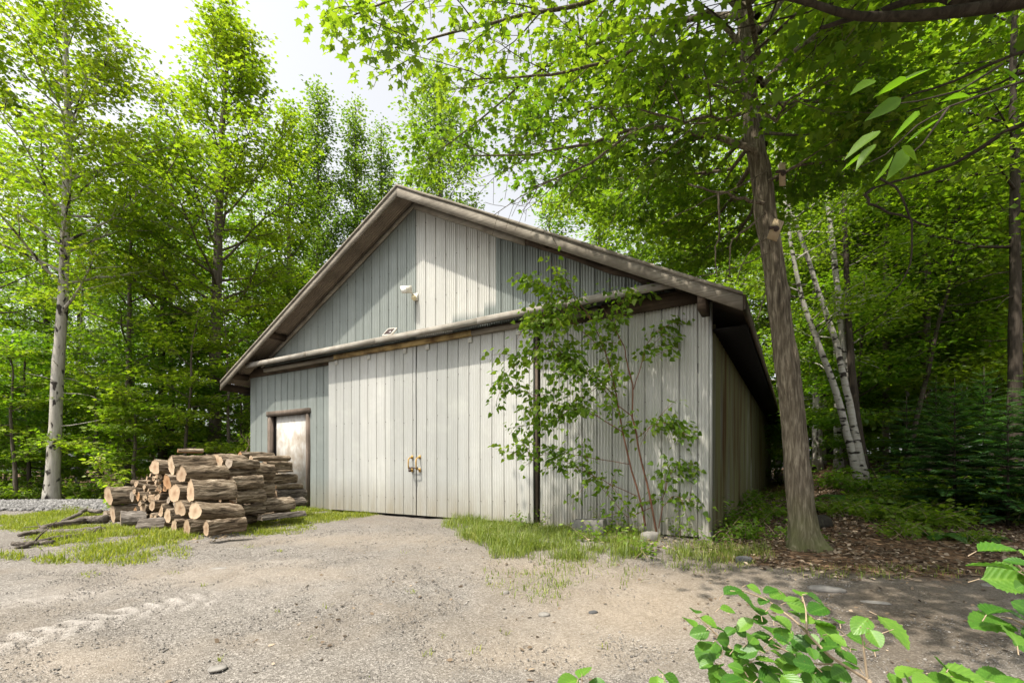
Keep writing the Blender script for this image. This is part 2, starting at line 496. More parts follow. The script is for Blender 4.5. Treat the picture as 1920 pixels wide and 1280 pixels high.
M_PANEL = plain('solar_cell_glass', (.05, .03, .028), .2, .5, 0, .2, 40)
M_LENS = plain('lamp_lens', (.75, .74, .70), .2, .5, 0, .03, 40)

shed = empty('shed', (SO[0], SO[1], 0), ROTZ, label='weathered metal shed with a wide overhanging gable roof and double sliding doors', cat='shed')

PITCH, SEAM = .0508, .254
def corr(u0, u1, zt, zb, v0=0.0, amp=.007, seed=1, tonef=None, along='u', mb=None, mi=0, seam=True, seampos=None):
    """vertical corrugated sheeting; zt/zb may be functions of u"""
    mb = mb or MB()
    r = rs(seed)
    us = list(np.arange(u0, u1, PITCH / 6)) + [u1]
    if seampos is None: seampos = np.arange(u0 + SEAM, u1 - .05, SEAM)
    if not seam: seampos = []
    ext = []
    for s_ in seampos:
        us = [a for a in us if not (s_ - .011 < a < s_ + .011)]
        us += [s_ - .0095, s_ - .0065, s_ + .0065, s_ + .0095]
    us = np.array(sorted(us))
    sp = np.array(list(seampos) + [1e9])
    near_ = np.abs(us[:, None] - sp[None]).min(1)
    sid = np.searchsorted(sp, us)
    dep = amp * np.sin(2 * np.pi * (us - u0) / PITCH) + .004 * (r.rand(len(sp) + 1)[sid] - .5)
    dep = np.where(near_ < .007, .045, dep)
    zs_n = 12
    ztf = zt if callable(zt) else (lambda q: np.full_like(q, zt)); zbf = zb if callable(zb) else (lambda q: np.full_like(q, zb))
    top, bot = ztf(us), zbf(us)
    k = np.linspace(0, 1, zs_n)
    Z = bot[:, None] + (top - bot)[:, None] * k[None]
    U = np.repeat(us[:, None], zs_n, 1)
    wav = (fbm(np.stack([U * .8, Z * .8, 0 * U], -1), seed, 2) - .5) * .02
    D = v0 + dep[:, None] + wav
    tr = r.rand(len(sp) + 1)
    T = np.repeat((tonef(us, Z) if tonef else np.repeat(tr[sid][:, None], zs_n, 1)).reshape(len(us), zs_n, 1), 1, 2)[..., 0]
    if tonef is not None: T = np.clip(T + (tr[sid][:, None] - .5) * .12, 0, 1)
    V = np.stack([U, D, Z], -1) if along == 'u' else np.stack([D, U, Z], -1)
    n = len(us)
    i, j = np.meshgrid(np.arange(n - 1), np.arange(zs_n - 1), indexing='ij')
    q = np.stack([i * zs_n + j, (i + 1) * zs_n + j, (i + 1) * zs_n + j + 1, i * zs_n + j + 1], -1).reshape(-1, 4)
    if along != 'u': q = q[:, ::-1]
    mb.add(V, q, mi, T.ravel())
    if along == 'u':
        for s_ in seampos:
            for zz in np.arange(.3, 6.3, .78):
                zz = zz + r.randn() * .02
                if float(np.interp(s_, us, bot)) + .05 < zz < float(np.interp(s_, us, top)) - .05:
                    x_ = s_ + .017; mb.box((x_ - .0045, v0 - amp - .009, zz - .005), (x_ + .0045, v0 - amp + .004, zz + .005), 1, .1)
    return mb

AU, AZ, EAVE, EZ = 5.80, 6.33, .45, 3.13            # apex u,z ; side overhang ; eave z
OV = .5
def roofz(u):
    u = np.asarray(u, float)
    return np.where(u < AU, EZ + (AZ - EZ) * (u + EAVE) / (AU + EAVE), EZ + (AZ - EZ) * (W + EAVE - u) / (W + EAVE - AU))
# black plate painted in as shade so that seams and gaps read dark
bk = MB()
for a, b in ((.02, AU), (AU, W - .02)):
    bk.hexa([(a, .055, -.0), (b, .05, -.0), (b, .09, -.0), (a, .09, -.0), (a, .05, float(roofz(a)) - .2), (b, .05, float(roofz(b)) - .2), (b, .09, float(roofz(b)) - .2), (a, .09, float(roofz(a)) - .2)])
bk.box((W - .10, .10, .0), (W - .06, L - .1, 2.9)); bk.box((.06, .10, 0), (.10, L - .1, 2.9)); bk.box((.1, L - .14, 0), (W - .1, L - .1, 2.9))
bk.build('dark_back_plate', M_BLACK, shed)

def tone_left(us, Z): return np.where(Z > 2.33, .40, .46) + 0 * us[:, None]
corr(0, .83, 3.26, -.12, seed=2, tonef=tone_left).build('front_wall', M_GALV, shed)
corr(.83, 2.44, 3.26, 2.31, seed=3, tonef=tone_left).build('front_wall', M_GALV, shed)
corr(2.44, 3.24, 3.26, -.12, seed=4, tonef=tone_left).build('front_wall', M_GALV, shed)
corr(8.62, W, 3.26, -.08, seed=5, amp=.011, tonef=lambda us, Z: .97 + 0 * Z).build('front_wall', M_GALV, shed)
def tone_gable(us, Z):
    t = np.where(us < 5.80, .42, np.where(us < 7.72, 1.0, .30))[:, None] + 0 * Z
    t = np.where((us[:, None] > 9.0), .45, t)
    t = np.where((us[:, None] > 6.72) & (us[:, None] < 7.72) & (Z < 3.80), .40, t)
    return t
gseam = np.concatenate([np.arange(5.80 - SEAM * 22, 5.80, SEAM), np.arange(5.80, 11.2, SEAM)])
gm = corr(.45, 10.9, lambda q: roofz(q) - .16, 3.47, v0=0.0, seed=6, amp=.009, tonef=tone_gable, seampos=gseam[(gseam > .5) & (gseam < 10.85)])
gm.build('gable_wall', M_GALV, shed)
# side walls and back
corr(.0, L, 3.0, .0, v0=W - .02, seed=7, amp=.011, along='v', tonef=lambda us, Z: np.where((us > 5.2) & (us < 7.0), .95, .35)[:, None] * np.where(Z < 2.35, 1, .6)).build('side_wall', M_SIDE, shed)  # upper band toned darker, painting in the shade under the eave
corr(.0, L, 3.0, .0, v0=.02, seed=8, along='v').build('side_wall', M_GALV, shed)
corr(0, W, 3.0, 0, v0=L, seed=9).build('back_wall', M_GALV, shed)
cb = MB(); cb.box((W - .018, -.018, .02), (W + .014, -.012, 3.25), 0, .9); cb.box((W + .003, -.012, .02), (W + .013, .06, 3.25), 0, .9)
cb.build('corner_flashing', M_GALV, shed)
for (pu, pv) in ((W - .16, .0), (W - .16, 6), (.02, .02)):
    pm = MB(); pm.box((pu, pv, -.45), (pu + .17, pv + .17, -.002)); pm.build('foundation_pier', M_CONC, shed)

# roof: corrugation runs up the slope
def roof_sheet(u0, u1):
    vs_ = np.concatenate([np.arange(-OV, 3, PITCH / 6), np.arange(3, L + OV, PITCH * .5)])
    us_ = np.linspace(u0, u1, 14)
    d = .012 * np.sin(2 * np.pi * vs_ / PITCH)
    mb = MB()
    for off, fl in ((0, False), (-.022, True)):
        U, V = np.meshgrid(us_, vs_, indexing='ij')
        sag = (fbm(np.stack([U * .5, V * .35, 0 * U], -1), 77, 2) - .5) * .05 * sst(0, 2, V)
        Z = roofz(U) + d[None] + off + sag
        a, b = U.shape
        i, j = np.meshgrid(np.arange(a - 1), np.arange(b - 1), indexing='ij')
        q = np.stack([i * b + j, (i + 1) * b + j, (i + 1) * b + j + 1, i * b + j + 1], -1).reshape(-1, 4)
        mb.add(np.stack([U, V, Z], -1), q[:, ::-1] if fl else q)
    return mb
roof_sheet(-EAVE, AU).build('roof', M_ROOF, shed)
roof_sheet(AU, W + EAVE).build('roof', M_ROOF, shed)
rc = MB()
for s in (-1, 1):
    u2 = AU + s * .22
    rc.hexa([(AU, -OV - .01, AZ + .012), (u2, -OV - .01, float(roofz(u2)) + .012), (u2, L + OV, float(roofz(u2)) + .012), (AU, L + OV, AZ + .012),
             (AU, -OV - .01, AZ + .025), (u2, -OV - .01, float(roofz(u2)) + .022), (u2, L + OV, float(roofz(u2)) + .022), (AU, L + OV, AZ + .025)])
rc.build('ridge_cap', M_ROOF, shed)
def rake(u0, u1, v0, v1, t0, t1, n=10, seed=0, jit=.006):
    mb = MB(); r = rs(seed)
    us_ = np.linspace(u0, u1, n); zz = roofz(us_)
    j0 = (r.rand(n) - .5) * jit; j1 = (r.rand(n) - .5) * jit * 2
    sec = np.stack([np.stack([us_, np.full(n, v0), zz - t1 + j1], -1), np.stack([us_, np.full(n, v1), zz - t1 + j1], -1),
                    np.stack([us_, np.full(n, v1), zz - t0 + j0], -1), np.stack([us_, np.full(n, v0), zz - t0 + j0], -1)], 1)
    i, j = np.meshgrid(np.arange(n - 1), np.arange(4), indexing='ij'); j2 = (j + 1) % 4
    q = np.stack([i * 4 + j, i * 4 + j2, (i + 1) * 4 + j2, (i + 1) * 4 + j], -1).reshape(-1, 4)
    if u1 > u0: q = q[:, ::-1]
    return mb.add(sec, [q, np.array([[0, 1, 2, 3]]), np.array([[3, 2, 1, 0]]) + (n - 1) * 4])
rake(-EAVE, AU - .001, -OV - .03, -OV + .002, .035, .20, seed=1).build('rake_board', M_WOOD, shed)
rake(AU + .001, W + EAVE, -OV - .03, -OV + .002, .035, .22, seed=2).build('rake_board', M_WOOD, shed)
# drip edge over the rake boards
rake(-EAVE, AU - .001, -OV - .05, -OV + .03, -.012, .033, seed=3, jit=.01).build('drip_edge', M_WOOD, shed)
rake(AU + .001, W + EAVE, -OV - .05, -OV + .03, -.012, .033, seed=4, jit=.01).build('drip_edge', M_WOOD, shed)
# trim boards against the wall
rake(.55, AU - .001, -.055, -.022, .09, .20, seed=5, jit=.012).build('gable_trim', M_TRIM, shed)
rake(AU + .001, 8.35, -.06, -.022, .09, .24, seed=6, jit=.02).build('gable_trim', M_TRIM, shed)
rake(8.35, 10.7, -.05, -.022, .09, .20, seed=8, jit=.03).build('gable_trim', M_DARKW, shed)
# lookout blocks under the overhang
for u_b in (-.05, 1.55, 8.7, 10.9):
    mb = MB(); z_ = float(roofz(u_b)); dz = .09 * (.512 if u_b < AU else -.578)
    mb.hexa([(u_b, -OV + .01, z_ - .15), (u_b + .09, -OV + .01, z_ - .15 + dz), (u_b + .09, -.06, z_ - .15 + dz), (u_b, -.06, z_ - .15),
             (u_b, -OV + .01, z_ - .045), (u_b + .09, -OV + .01, z_ - .045 + dz), (u_b + .09, -.06, z_ - .045 + dz), (u_b, -.06, z_ - .045)])
    mb.build('rafter', M_DARKW, shed)
# eave fascia along the sides and rafters tails
for s, ue in ((1, W + EAVE), (-1, -EAVE)):
    mb = MB(); n = 40; r = rs(5)
    vv = np.linspace(-OV - .028, L + OV, n)
    sag = (fbm(np.stack([np.full(n, ue * .5), vv * .35, 0 * vv], -1), 77, 2) - .5) * .05 * sst(0, 2, vv)
    zt = EZ - .02 + sag; zb = zt - .19 - r.rand(n) * .025
    a, b = (ue + .002, ue + .032) if s > 0 else (ue - .032, ue - .002)
    sec = np.stack([np.stack([np.full(n, a), vv, zb], -1), np.stack([np.full(n, b), vv, zb], -1), np.stack([np.full(n, b), vv, zt], -1), np.stack([np.full(n, a), vv, zt], -1)], 1)
    i, j = np.meshgrid(np.arange(n - 1), np.arange(4), indexing='ij'); j2 = (j + 1) % 4
    q = np.stack([i * 4 + j, i * 4 + j2, (i + 1) * 4 + j2, (i + 1) * 4 + j], -1).reshape(-1, 4)
    mb.add(sec, [q, np.array([[0, 1, 2, 3]]), np.array([[3, 2, 1, 0]]) + (n - 1) * 4]); mb.build('eave_board', M_DARKW, shed)
    sf = MB(); w0 = W + .02 if s > 0 else -.02
    sf.box((min(w0, ue), .06, 2.86), (max(w0, ue), L, 2.88)); sf.build('soffit', M_BLACK, shed)
# header beams under the ledge
hb = MB(); hb.box((0, -.06, 3.265), (W + .05, .02, 3.46)); hb.build('header_beam', M_DARKW, shed)
hb = MB(); hb.box((9.75, -.10, 3.245), (W - .02, -.062, 3.46)); hb.build('header_beam', M_DARKW, shed)
hb = MB(); hb.box((W - .1, -OV + .01, 3.02), (W + .0, -.102, 3.24)); hb.build('corner_bracket', M_DARKW, shed)
tb = MB(); tb.box((.9, -.20, 3.30), (3.55, -.10, 3.375)); tb.build('door_track', M_WOOD, shed)
tb = MB(); tb.box((3.56, -.205, 3.315), (7.3, -.10, 3.40)); tb.build('door_track', M_TRACK, shed)
tb = MB(); tb.box((7.31, -.20, 3.31), (9.72, -.104, 3.39)); tb.build('door_track', M_WOOD, shed)
# ledge
lz = MB()
n = 24; ul = np.linspace(.5, 11.08, n); r = rs(12)
jz = (r.rand(n) - .5) * .012
prof = [(-.018, 3.585), (-.018, 3.53), (-.39, 3.47), (-.395, 3.525)]
sec = np.stack([np.stack([ul, np.full(n, a), b + jz], -1) for a, b in prof], 1)
i, j = np.meshgrid(np.arange(n - 1), np.arange(4), indexing='ij'); j2 = (j + 1) % 4
q = np.stack([i * 4 + j, i * 4 + j2, (i + 1) * 4 + j2, (i + 1) * 4 + j], -1).reshape(-1, 4)
lz.add(sec, [q, np.array([[3, 2, 1, 0]]), np.array([[0, 1, 2, 3]]) + (n - 1) * 4]); lz.build('ledge_flashing', M_FLASH, shed)
lb = MB(); cuts = [.5, 2.9, 5.1, 7.6, 9.3, 11.08]
for a, b in zip(cuts[:-1], cuts[1:]):
    o = r.rand() * .008; lb.box((a + .003, -.425 - o, 3.40 + o), (b - .003, -.398, 3.512 + o))
lb.build('ledge_board', M_TRIM, shed)

# man door
fr = MB()
fr.box((.83, -.05, .0), (.95, .10, 2.20)); fr.box((2.37, -.05, 0), (2.45, .10, 2.20)); fr.box((.80, -.065, 2.202), (2.49, .10, 2.32))
fr.box((.951, .10, 0), (1.12, .16, 2.2))
fr.build('door_frame', M_JAMB, shed)
sl = MB(); sl.box((.951, -.06, .06), (2.369, .10, .14)); sl.build('door_sill', M_WOOD, shed)
dr = MB(); dr.box((1.10, .025, .15), (2.368, .049, 2.19)); door = dr.build('small_door', M_PLY, shed)
door['label'] = 'small white door with peeling paint'
jb = MB(); jb.box((3.235, -.045, -.02), (3.275, .02, 3.25)); jb.build('door_jamb', wood_mat('red_brown_jamb', (.10, .055, .035), (.19, .11, .075), (.30, .22, .17), (20, 20, 1)), shed)
# sliding doors
for k, (a, b, sd) in enumerate(((3.285, 5.905, 21), (5.935, 8.545, 22))):
    tn = (lambda us, Z: np.where(us < 4.35, .45, np.where(us < 5.2, .75, .35))[:, None] + 0 * Z) if k == 0 else (lambda us, Z: .55 + .3 * np.sin(us * 1.7)[:, None] + 0 * Z)
    dm = corr(a, b, 3.315, -.035, v0=-.115, seed=sd, amp=.0032, tonef=tn)
    dm.box((a, -.095, -.035), (a + .05, -.062, 3.315), 0, .2); dm.box((b - .05, -.095, -.035), (b, -.062, 3.315), 0, .2)
    do = dm.build('sliding_door', M_DOOR, shed)
    bm_ = MB(); bm_.box((a + .06, -.09, .0), (b - .06, -.064, 3.30)); bm_.build('door_backing', M_BLACK, do)  # black sheet painting in the darkness behind the door seams
    for hu in np.linspace(a + .28, b - .28, 3):
        hm = MB(); hm.box((hu - .045, -.138, 3.20), (hu + .045, -.128, 3.31)); hm.tube([(hu, -.14, 3.24), (hu, -.15, 3.24)], .012, 6)
        hm.build('hanger_plate', plain('hanger_plate_paint', (.5, .5, .46), .5), do)
    s = -1 if k == 0 else 1
    hx = b - .085 if k == 0 else a + .085
    hm = MB()
    hm.tube([(hx, -.13, .86), (hx, -.20, .875), (hx, -.235, .90), (hx, -.24, 1.0), (hx, -.235, 1.07), (hx, -.20, 1.10), (hx, -.13, 1.115)], .0125, 8)
    hm.box((hx - .025, -.137, .82), (hx + .025, -.128, .9)); hm.box((hx - .025, -.137, 1.08), (hx + .025, -.128, 1.15))
    hm.build('handle', M_YEL, do, smooth=True)
cj = MB(); cj.box((8.566, -.075, -.05), (8.596, -.01, 3.25)); cj.build('dark_gap_strip', M_JAMB, shed)  # dark strip painted in for the shaded gap beside the right door
# chain and padlock between the handles
pl = empty('padlock', tuple(bw(5.92, -.235, .90)), ROTZ, label='small dark padlock and chain looped through the two yellow door handles', cat='padlock')
ch = MB(); t = np.linspace(0, 2 * np.pi, 17)
ch.tube(np.stack([.115 * np.cos(t), .02 + .035 * np.sin(t), .01 * np.sin(t * 3)], -1), .011, 6, cap=False); ch.build('chain', M_RUST, pl, smooth=True)
ch = MB(); ch.box((-.07, -.035, -.075), (-.02, -.01, -.02)); t = np.linspace(0, np.pi, 9)
ch.tube(np.stack([-.045 + .016 * np.cos(t), np.full(9, -.022), -.02 + .03 * np.sin(t)], -1), .005, 6); ch.build('lock_body', M_RUST, pl)

# flood lamp and its solar panel
fl = empty('floodlight', tuple(bw(5.82, -.02, 4.34)), ROTZ, label='cream outdoor floodlight fixed high on the gable wall', cat='floodlight')
mb = MB(); mb.box((-.05, -.02, -.08), (.05, .01, .06)); mb.build('mounting_plate', M_WHITEP, fl)
mb = MB(); mb.tube([(0, -.02, 0), (0, -.08, .01), (-.02, -.13, .05)], .018, 8); mb.build('arm', M_WHITEP, fl, smooth=True)
mb = MB(); t = np.linspace(0, np.pi, 7)
mb.tube([(.0, -.05, -.09), (.0, -.06, -.06), (0, -.07, -.02), (0, -.07, .0)], [.02, .045, .048, .03], 12); mb.build('sensor', plain('sensor_yellowed', (.62, .53, .33), .4), fl, smooth=True)
hd = MB()
hd.hexa([(-.15, -.25, .02), (.0, -.25, .0), (.02, -.12, .03), (-.12, -.12, .05), (-.16, -.28, .15), (-.01, -.28, .13), (.01, -.14, .18), (-.13, -.14, .20)])
hdo = hd.build('lamp_head', M_WHITEP, fl)
ln = MB(); ln.hexa([(-.143, -.253, .032), (-.008, -.253, .014), (-.008, -.260, .014), (-.143, -.260, .032), (-.152, -.278, .138), (-.016, -.278, .12), (-.016, -.285, .12), (-.152, -.285, .138)]); ln.build('lens', M_LENS, hdo)
sp = empty('solar_panel', tuple(bw(5.35, -.22, 3.555)), ROTZ, label='small square solar panel tilted on a bracket on the ledge below the floodlight', cat='solar panel')
mb = MB(); fr_ = [(-.15, -.12, .02), (.09, -.12, .0), (.12, .02, .17), (-.12, .02, .19)]
nrm = np.cross(np.subtract(fr_[1], fr_[0]), np.subtract(fr_[3], fr_[0])); nrm = nrm / np.linalg.norm(nrm)
mb.hexa([tuple(np.array(p) - nrm * .03) for p in fr_] + fr_); mb.build('frame', M_WHITEP, sp)
c_ = np.mean(fr_, 0); inn_ = [c_ + (np.array(p) - c_) * .78 for p in fr_]
mb = MB(); mb.hexa([tuple(p + nrm * .001) for p in inn_] + [tuple(p + nrm * .005) for p in inn_]); mb.build('solar_cell', M_PANEL, sp)
mb = MB(); mb.tube([(0, .06, -.02), (0, .05, .05), (-.01, -.02, .07)], .014, 7); mb.box((-.04, .02, -.02), (.04, .11, .0)); mb.build('bracket', M_WHITEP, sp)
# ------------------------------------------------------------------ foliage materials
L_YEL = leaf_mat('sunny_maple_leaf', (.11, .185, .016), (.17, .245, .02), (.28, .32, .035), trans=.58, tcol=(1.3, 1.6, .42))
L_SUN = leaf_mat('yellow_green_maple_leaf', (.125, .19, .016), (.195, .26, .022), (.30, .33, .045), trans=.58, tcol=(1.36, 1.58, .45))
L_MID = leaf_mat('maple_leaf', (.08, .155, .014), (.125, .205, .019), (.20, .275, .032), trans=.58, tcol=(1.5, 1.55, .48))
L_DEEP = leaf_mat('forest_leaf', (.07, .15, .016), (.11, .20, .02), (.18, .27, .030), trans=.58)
L_POP = leaf_mat('poplar_leaf', (.065, .12, .03), (.12, .19, .05), (.21, .28, .095))
L_FIR = leaf_mat('fir_needles', (.025, .075, .022), (.05, .13, .034), (.11, .22, .055), trans=.25)
L_FERN = leaf_mat('fern_frond', (.03, .10, .016), (.065, .16, .028), (.12, .23, .045))
L_SAP = leaf_mat('sapling_leaf', (.08, .155, .014), (.13, .215, .02), (.22, .295, .035))
L_HAZ = leaf_mat('hazel_leaf', (.035, .11, .012), (.075, .18, .02), (.14, .26, .035), trans=.30, rough=.42, spec=.4, spots=75)
B_PALE = bark_mat('pale_grey_bark', (.22, .20, .17), (.36, .335, .29), (.48, .455, .41), (16, 16, 2.5), .6, spots=(7, 7, 3.5))
B_MAPLE = bark_mat('ridged_maple_bark', (.024, .018, .012), (.135, .11, .078), (.36, .31, .23), (30, 30, 4), 1.0, moss=(.8, (.10, .11, .04)))
B_GREY = bark_mat('grey_brown_bark', (.05, .04, .03), (.11, .092, .07), (.20, .17, .135), (18, 18, 2.5), .8)
B_DARK = bark_mat('dark_bark', (.02, .016, .012), (.05, .04, .03), (.09, .075, .06), (18, 18, 2.5), .8)
B_BIRCH = bark_mat('white_birch_bark', (.27, .245, .205), (.38, .36, .315), (.45, .435, .40), (3, 3, 26), .3, spots=(5, 5, 13))
B_RED = bark_mat('red_brown_stem', (.10, .045, .03), (.17, .08, .05), (.26, .15, .10), (30, 30, 6), .4)
B_TWIG = bark_mat('pale_twig', (.20, .14, .09), (.33, .25, .17), (.42, .34, .25), (40, 40, 8), .3)

def curve(P0, d, Ln, n, r, droop=0.0, wig=.12, up=0.0):
    pts = [np.array(P0, float)]; d = np.array(d, float); d /= np.linalg.norm(d)
    for k in range(n):
        d = d + r.randn(3) * wig * .5 + np.array((0, 0, (up - droop) / n)); d /= np.linalg.norm(d)
        pts.append(pts[-1] + d * Ln / n)
    return np.array(pts)

class Anchors:
    def __init__(s): s.a = []; s.b = []; s.w = []; s.t = []; s.d = []
    def add(s, pts, w=1.0, tone=.5, f0=.3):
        n = len(pts) - 1
        for k in range(n):
            if (k + 1) / n <= f0: continue
            s.a.append(pts[k]); s.b.append(pts[k + 1]); s.w.append(w * np.linalg.norm(pts[k + 1] - pts[k])); s.t.append(tone)
    def leaves(s, mb, n, r, size, tmpl, sig=(.28, .10), tilt=.45, droop=.3, tvar=.22, clip=None, mi=0):
        a, b, w, t = map(np.array, (s.a, s.b, s.w, s.t))
        k = r.choice(len(a), n, p=w / w.sum()); f = r.rand(n)[:, None]
        base = a[k] * (1 - f) + b[k] * f
        off = r.randn(n, 3) * np.array((sig[0], sig[0], sig[1]))
        pos = base + off
        tone = np.clip(t[k] + r.randn(n) * tvar, 0, 1)
        S = size * (.65 + .7 * r.rand(n))
        if clip is not None:
            m = clip(pos); pos, off, k, tone, S = pos[m], off[m], k[m], tone[m], S[m]; n = len(pos)
        seg = b[k] - a[k]; seg /= np.linalg.norm(seg, axis=1)[:, None] + 1e-6
        A = off / sig[0] * .6 + seg * .7 + r.randn(n, 3) * .5; A[:, 2] = A[:, 2] * .35 - droop
        Nn = np.array((0, 0, 1.0)) + r.randn(n, 3) * tilt
        add_leaves(mb, pos, A, Nn, S, tmpl, tone, mi)
        return n

def branch_set(tm, an, P0, d, Ln, r, rad, nsec=6, droop=.1, up=.15, tone=.5, sides=5, secl=.42, n=6, wig=.16, spread=1.0, flat=.25, w=1.0):
    pts = curve(P0, d, Ln, n, r, droop, wig, up)
    tm.tube(pts, np.linspace(rad, max(.004, rad * .18), n + 1), sides, cap=False)
    an.add(pts, w * .6, tone, .45)
    for j in range(nsec):
        f = .28 + .72 * (j + r.rand()) / nsec
        k = min(int(f * n), n - 1); q = pts[k] + (pts[k + 1] - pts[k]) * (f * n - k)
        dd = pts[k + 1] - pts[k]; dd /= np.linalg.norm(dd)
        ang = (1 if j % 2 else -1) * (.5 + .6 * r.rand()) * spread
        c, s_ = math.cos(ang), math.sin(ang)
        d2 = np.array((dd[0] * c - dd[1] * s_, dd[0] * s_ + dd[1] * c, dd[2] * .6 + r.randn() * flat))
        l2 = Ln * secl * (1.15 - .55 * f) * (.7 + .6 * r.rand())
        p2 = curve(q, d2, l2, 4, r, droop, wig, up * .5)
        tm.tube(p2, np.linspace(rad * .38, .003, 5), 4, cap=False)
        an.add(p2, w, np.clip(tone + r.randn() * .12, 0, 1), .2)
    return pts

def trunk_pts(H, r, lean=(0, 0), wig=.05, n=14):
    t = np.linspace(0, 1, n)
    x = lean[0] * t + np.cumsum(r.randn(n)) * wig * t; y = lean[1] * t + np.cumsum(r.randn(n)) * wig * t
    return np.stack([x - x[0], y - y[0], t * H], -1)

def trunk_tube(tm, pts, r0, r, sides=9, flare=1.5, tip=.012, pw=.85, knots=.06):
    H = pts[-1, 2] - pts[0, 2]
    m = max(24, int(H * 2.2)); s = np.linspace(0, 1, m); t0 = np.linspace(0, 1, len(pts))
    pp = np.stack([np.interp(s, t0, pts[:, k]) for k in range(3)], -1)
    rad = r0 * (1 - s) ** pw + tip + r0 * (flare - 1) * np.exp(-s * H / .35)
    disp = 1 + r.randn(m, sides) * knots
    tm.tube(pp, rad, sides, disp=disp)

def grow(name, bark, leafm, seed, H, r0, cb, prof, nb, leafn, lsize, tmpl=T_DIA, lean=(0, 0), elev=(.15, .9), nsec=6, sig=(.28, .1),
         droop=.15, tvar=.2, tone=(.3, .7), loc=None, rotz=0, wig=.05, dead=0, trunkpts=None, flare=1.5, secl=.42, **tags):
    """elev: branch elevation at crown base / at top (radians)"""
    r = rs(seed); tm = MB(); an = Anchors()
    tp = trunk_pts(H, r, lean, wig) if trunkpts is None else np.asarray(trunkpts, float)
    trunk_tube(tm, tp, r0, r, flare=flare)
    zt = tp[:, 2]
    for i in range(nb):
        h = cb + (1 - cb) * ((i + r.rand()) / nb) ** .92
        q = np.array([np.interp(h * H, zt, tp[:, k]) for k in range(3)])
        x = (h - cb) / (1 - cb)
        az = i * 2.39996 + r.randn() * .35; el = elev[0] + (elev[1] - elev[0]) * x + r.randn() * .12
        Ln = prof(x) * (.7 + .5 * r.rand())
        d = (math.cos(az) * math.cos(el), math.sin(az) * math.cos(el), math.sin(el))
        branch_set(tm, an, q, d, Ln, r, max(.012, r0 * .34 * (1 - h) + .012), nsec, droop, .2, tone[0] + (tone[1] - tone[0]) * (.75 * r.rand() + .25 * x), secl=secl)
    for i in range(dead):
        h = .12 + (cb - .12) * r.rand()
        q = np.array([np.interp(h * H, zt, tp[:, k]) for k in range(3)])
        az = r.rand() * 6.28
        tm.tube(curve(q, (math.cos(az), math.sin(az), .1), .5 + r.rand() * 1.2, 4, r, .3, .3), np.linspace(.014, .004, 5), 4, cap=False)
    root = empty(name, loc if loc is not None else (0, 0, -50), rotz, **tags)
    tm.build('trunk', bark, root, smooth=True)
    lm = MB(); an.leaves(lm, leafn, r, lsize, tmpl, sig, tvar=tvar, droop=droop + .15)
    lm.build('crown', leafm, root)
    return root

def at(px, Y, dz=-.08):
    x = (px - 960) / F * Y
    return (x, Y, gz1(x, Y) + dz)
def top_h(py, Y): return CZ + (875 - py) / F * Y

ovalp = lambda R_: (lambda x: R_ * (.25 + .75 * np.sin(np.pi * min(1, (x * .86 + .14))) ** .8))
conep = lambda R_: (lambda x: R_ * (1.03 - x) ** .75)
# -------- named trees on the left
def xz(px, py, Y): return ((px - 960) / F * Y, CZ + (875 - py) / F * Y)
def rel(pts, Y, base):
    return [((px - 960) / F * Y + 0 - base[0], 0.0, CZ + (875 - py) / F * Y - base[2]) for px, py in pts]
b = at(95, 12.6)
tp = [(0, 0, 0)] + rel([(101, 850), (108, 700), (117, 560), (123, 420), (127, 260), (125, 120), (120, 20), (112, -60)], 12.6, b)
grow('maple_tree', B_PALE, L_SUN, 11, tp[-1][2], .155, .36, lambda x: 3.2 * (.5 + .5 * math.sin(math.pi * min(1, x * .9 + .2))) * (1.0 - .38 * x), 46, 13500, .112, lean=(0, 0), elev=(.45, .95),
     nsec=8, sig=(.19, .07), loc=b, trunkpts=tp, tone=(.3, .85), dead=5, tmpl=T_MAPLE, label='tall maple with a pale grey trunk at the left edge of the gravel yard', cat='tree')
b = at(400, 16.0)
tp = [(0, 0, 0)] + rel([(402, 800), (404, 640), (408, 500), (412, 360), (418, 220), (426, 120), (432, 60)], 16.0, b)
grow('maple_tree', B_GREY, L_SUN, 12, tp[-1][2], .21, .30, lambda x: 4.0 * (.35 + .65 * math.sin(math.pi * min(1, x * .8 + .2))) * (1.0 - .42 * x ** 2), 54, 20000, .12, elev=(.35, 1.0),
     nsec=8, sig=(.19, .07), loc=b, trunkpts=tp, tone=(.25, .8), dead=4, tmpl=T_MAPLE, label='tall bright yellow-green maple just left of the shed roof', cat='tree')
for (px, Y, tpy, Rr, sd, nl, lb) in ((588, 24, 150, 2.9, 13, 17000, 'tall slender poplar with a pointed top, left of the roof peak'),
                                 (668, 25.5, 190, 3.0, 14, 17000, 'slender poplar with a ragged pointed top just left of the roof peak'),
                                 (722, 27, 232, 2.8, 15, 14000, 'shorter slender poplar whose top shows right behind the roof peak'),
                                 (535, 21, 190, 2.8, 18, 14000, 'poplar with a loose rounded top between the yellow-green maple and the pointed poplars')):
    H = top_h(tpy, Y)
    grow('poplar_tree', B_GREY, L_POP if sd != 18 else L_MID, sd, H, .17, .22, conep(Rr), 46, nl, .14, elev=(.65, 1.15), nsec=6, sig=(.26, .22), droop=.02,
         loc=at(px, Y), tone=(.25, .8), secl=.4, label=lb, cat='tree')
grow('poplar_tree', B_GREY, L_POP, 16, top_h(150, 24), .2, .35, ovalp(2.9), 40, 13000, .15, elev=(.5, 1.1), nsec=6, sig=(.3, .3), droop=.1,
     loc=at(830, 24), tone=(.35, .95), label='silvery green poplar standing behind the roof peak under the overhanging maple', cat='tree')
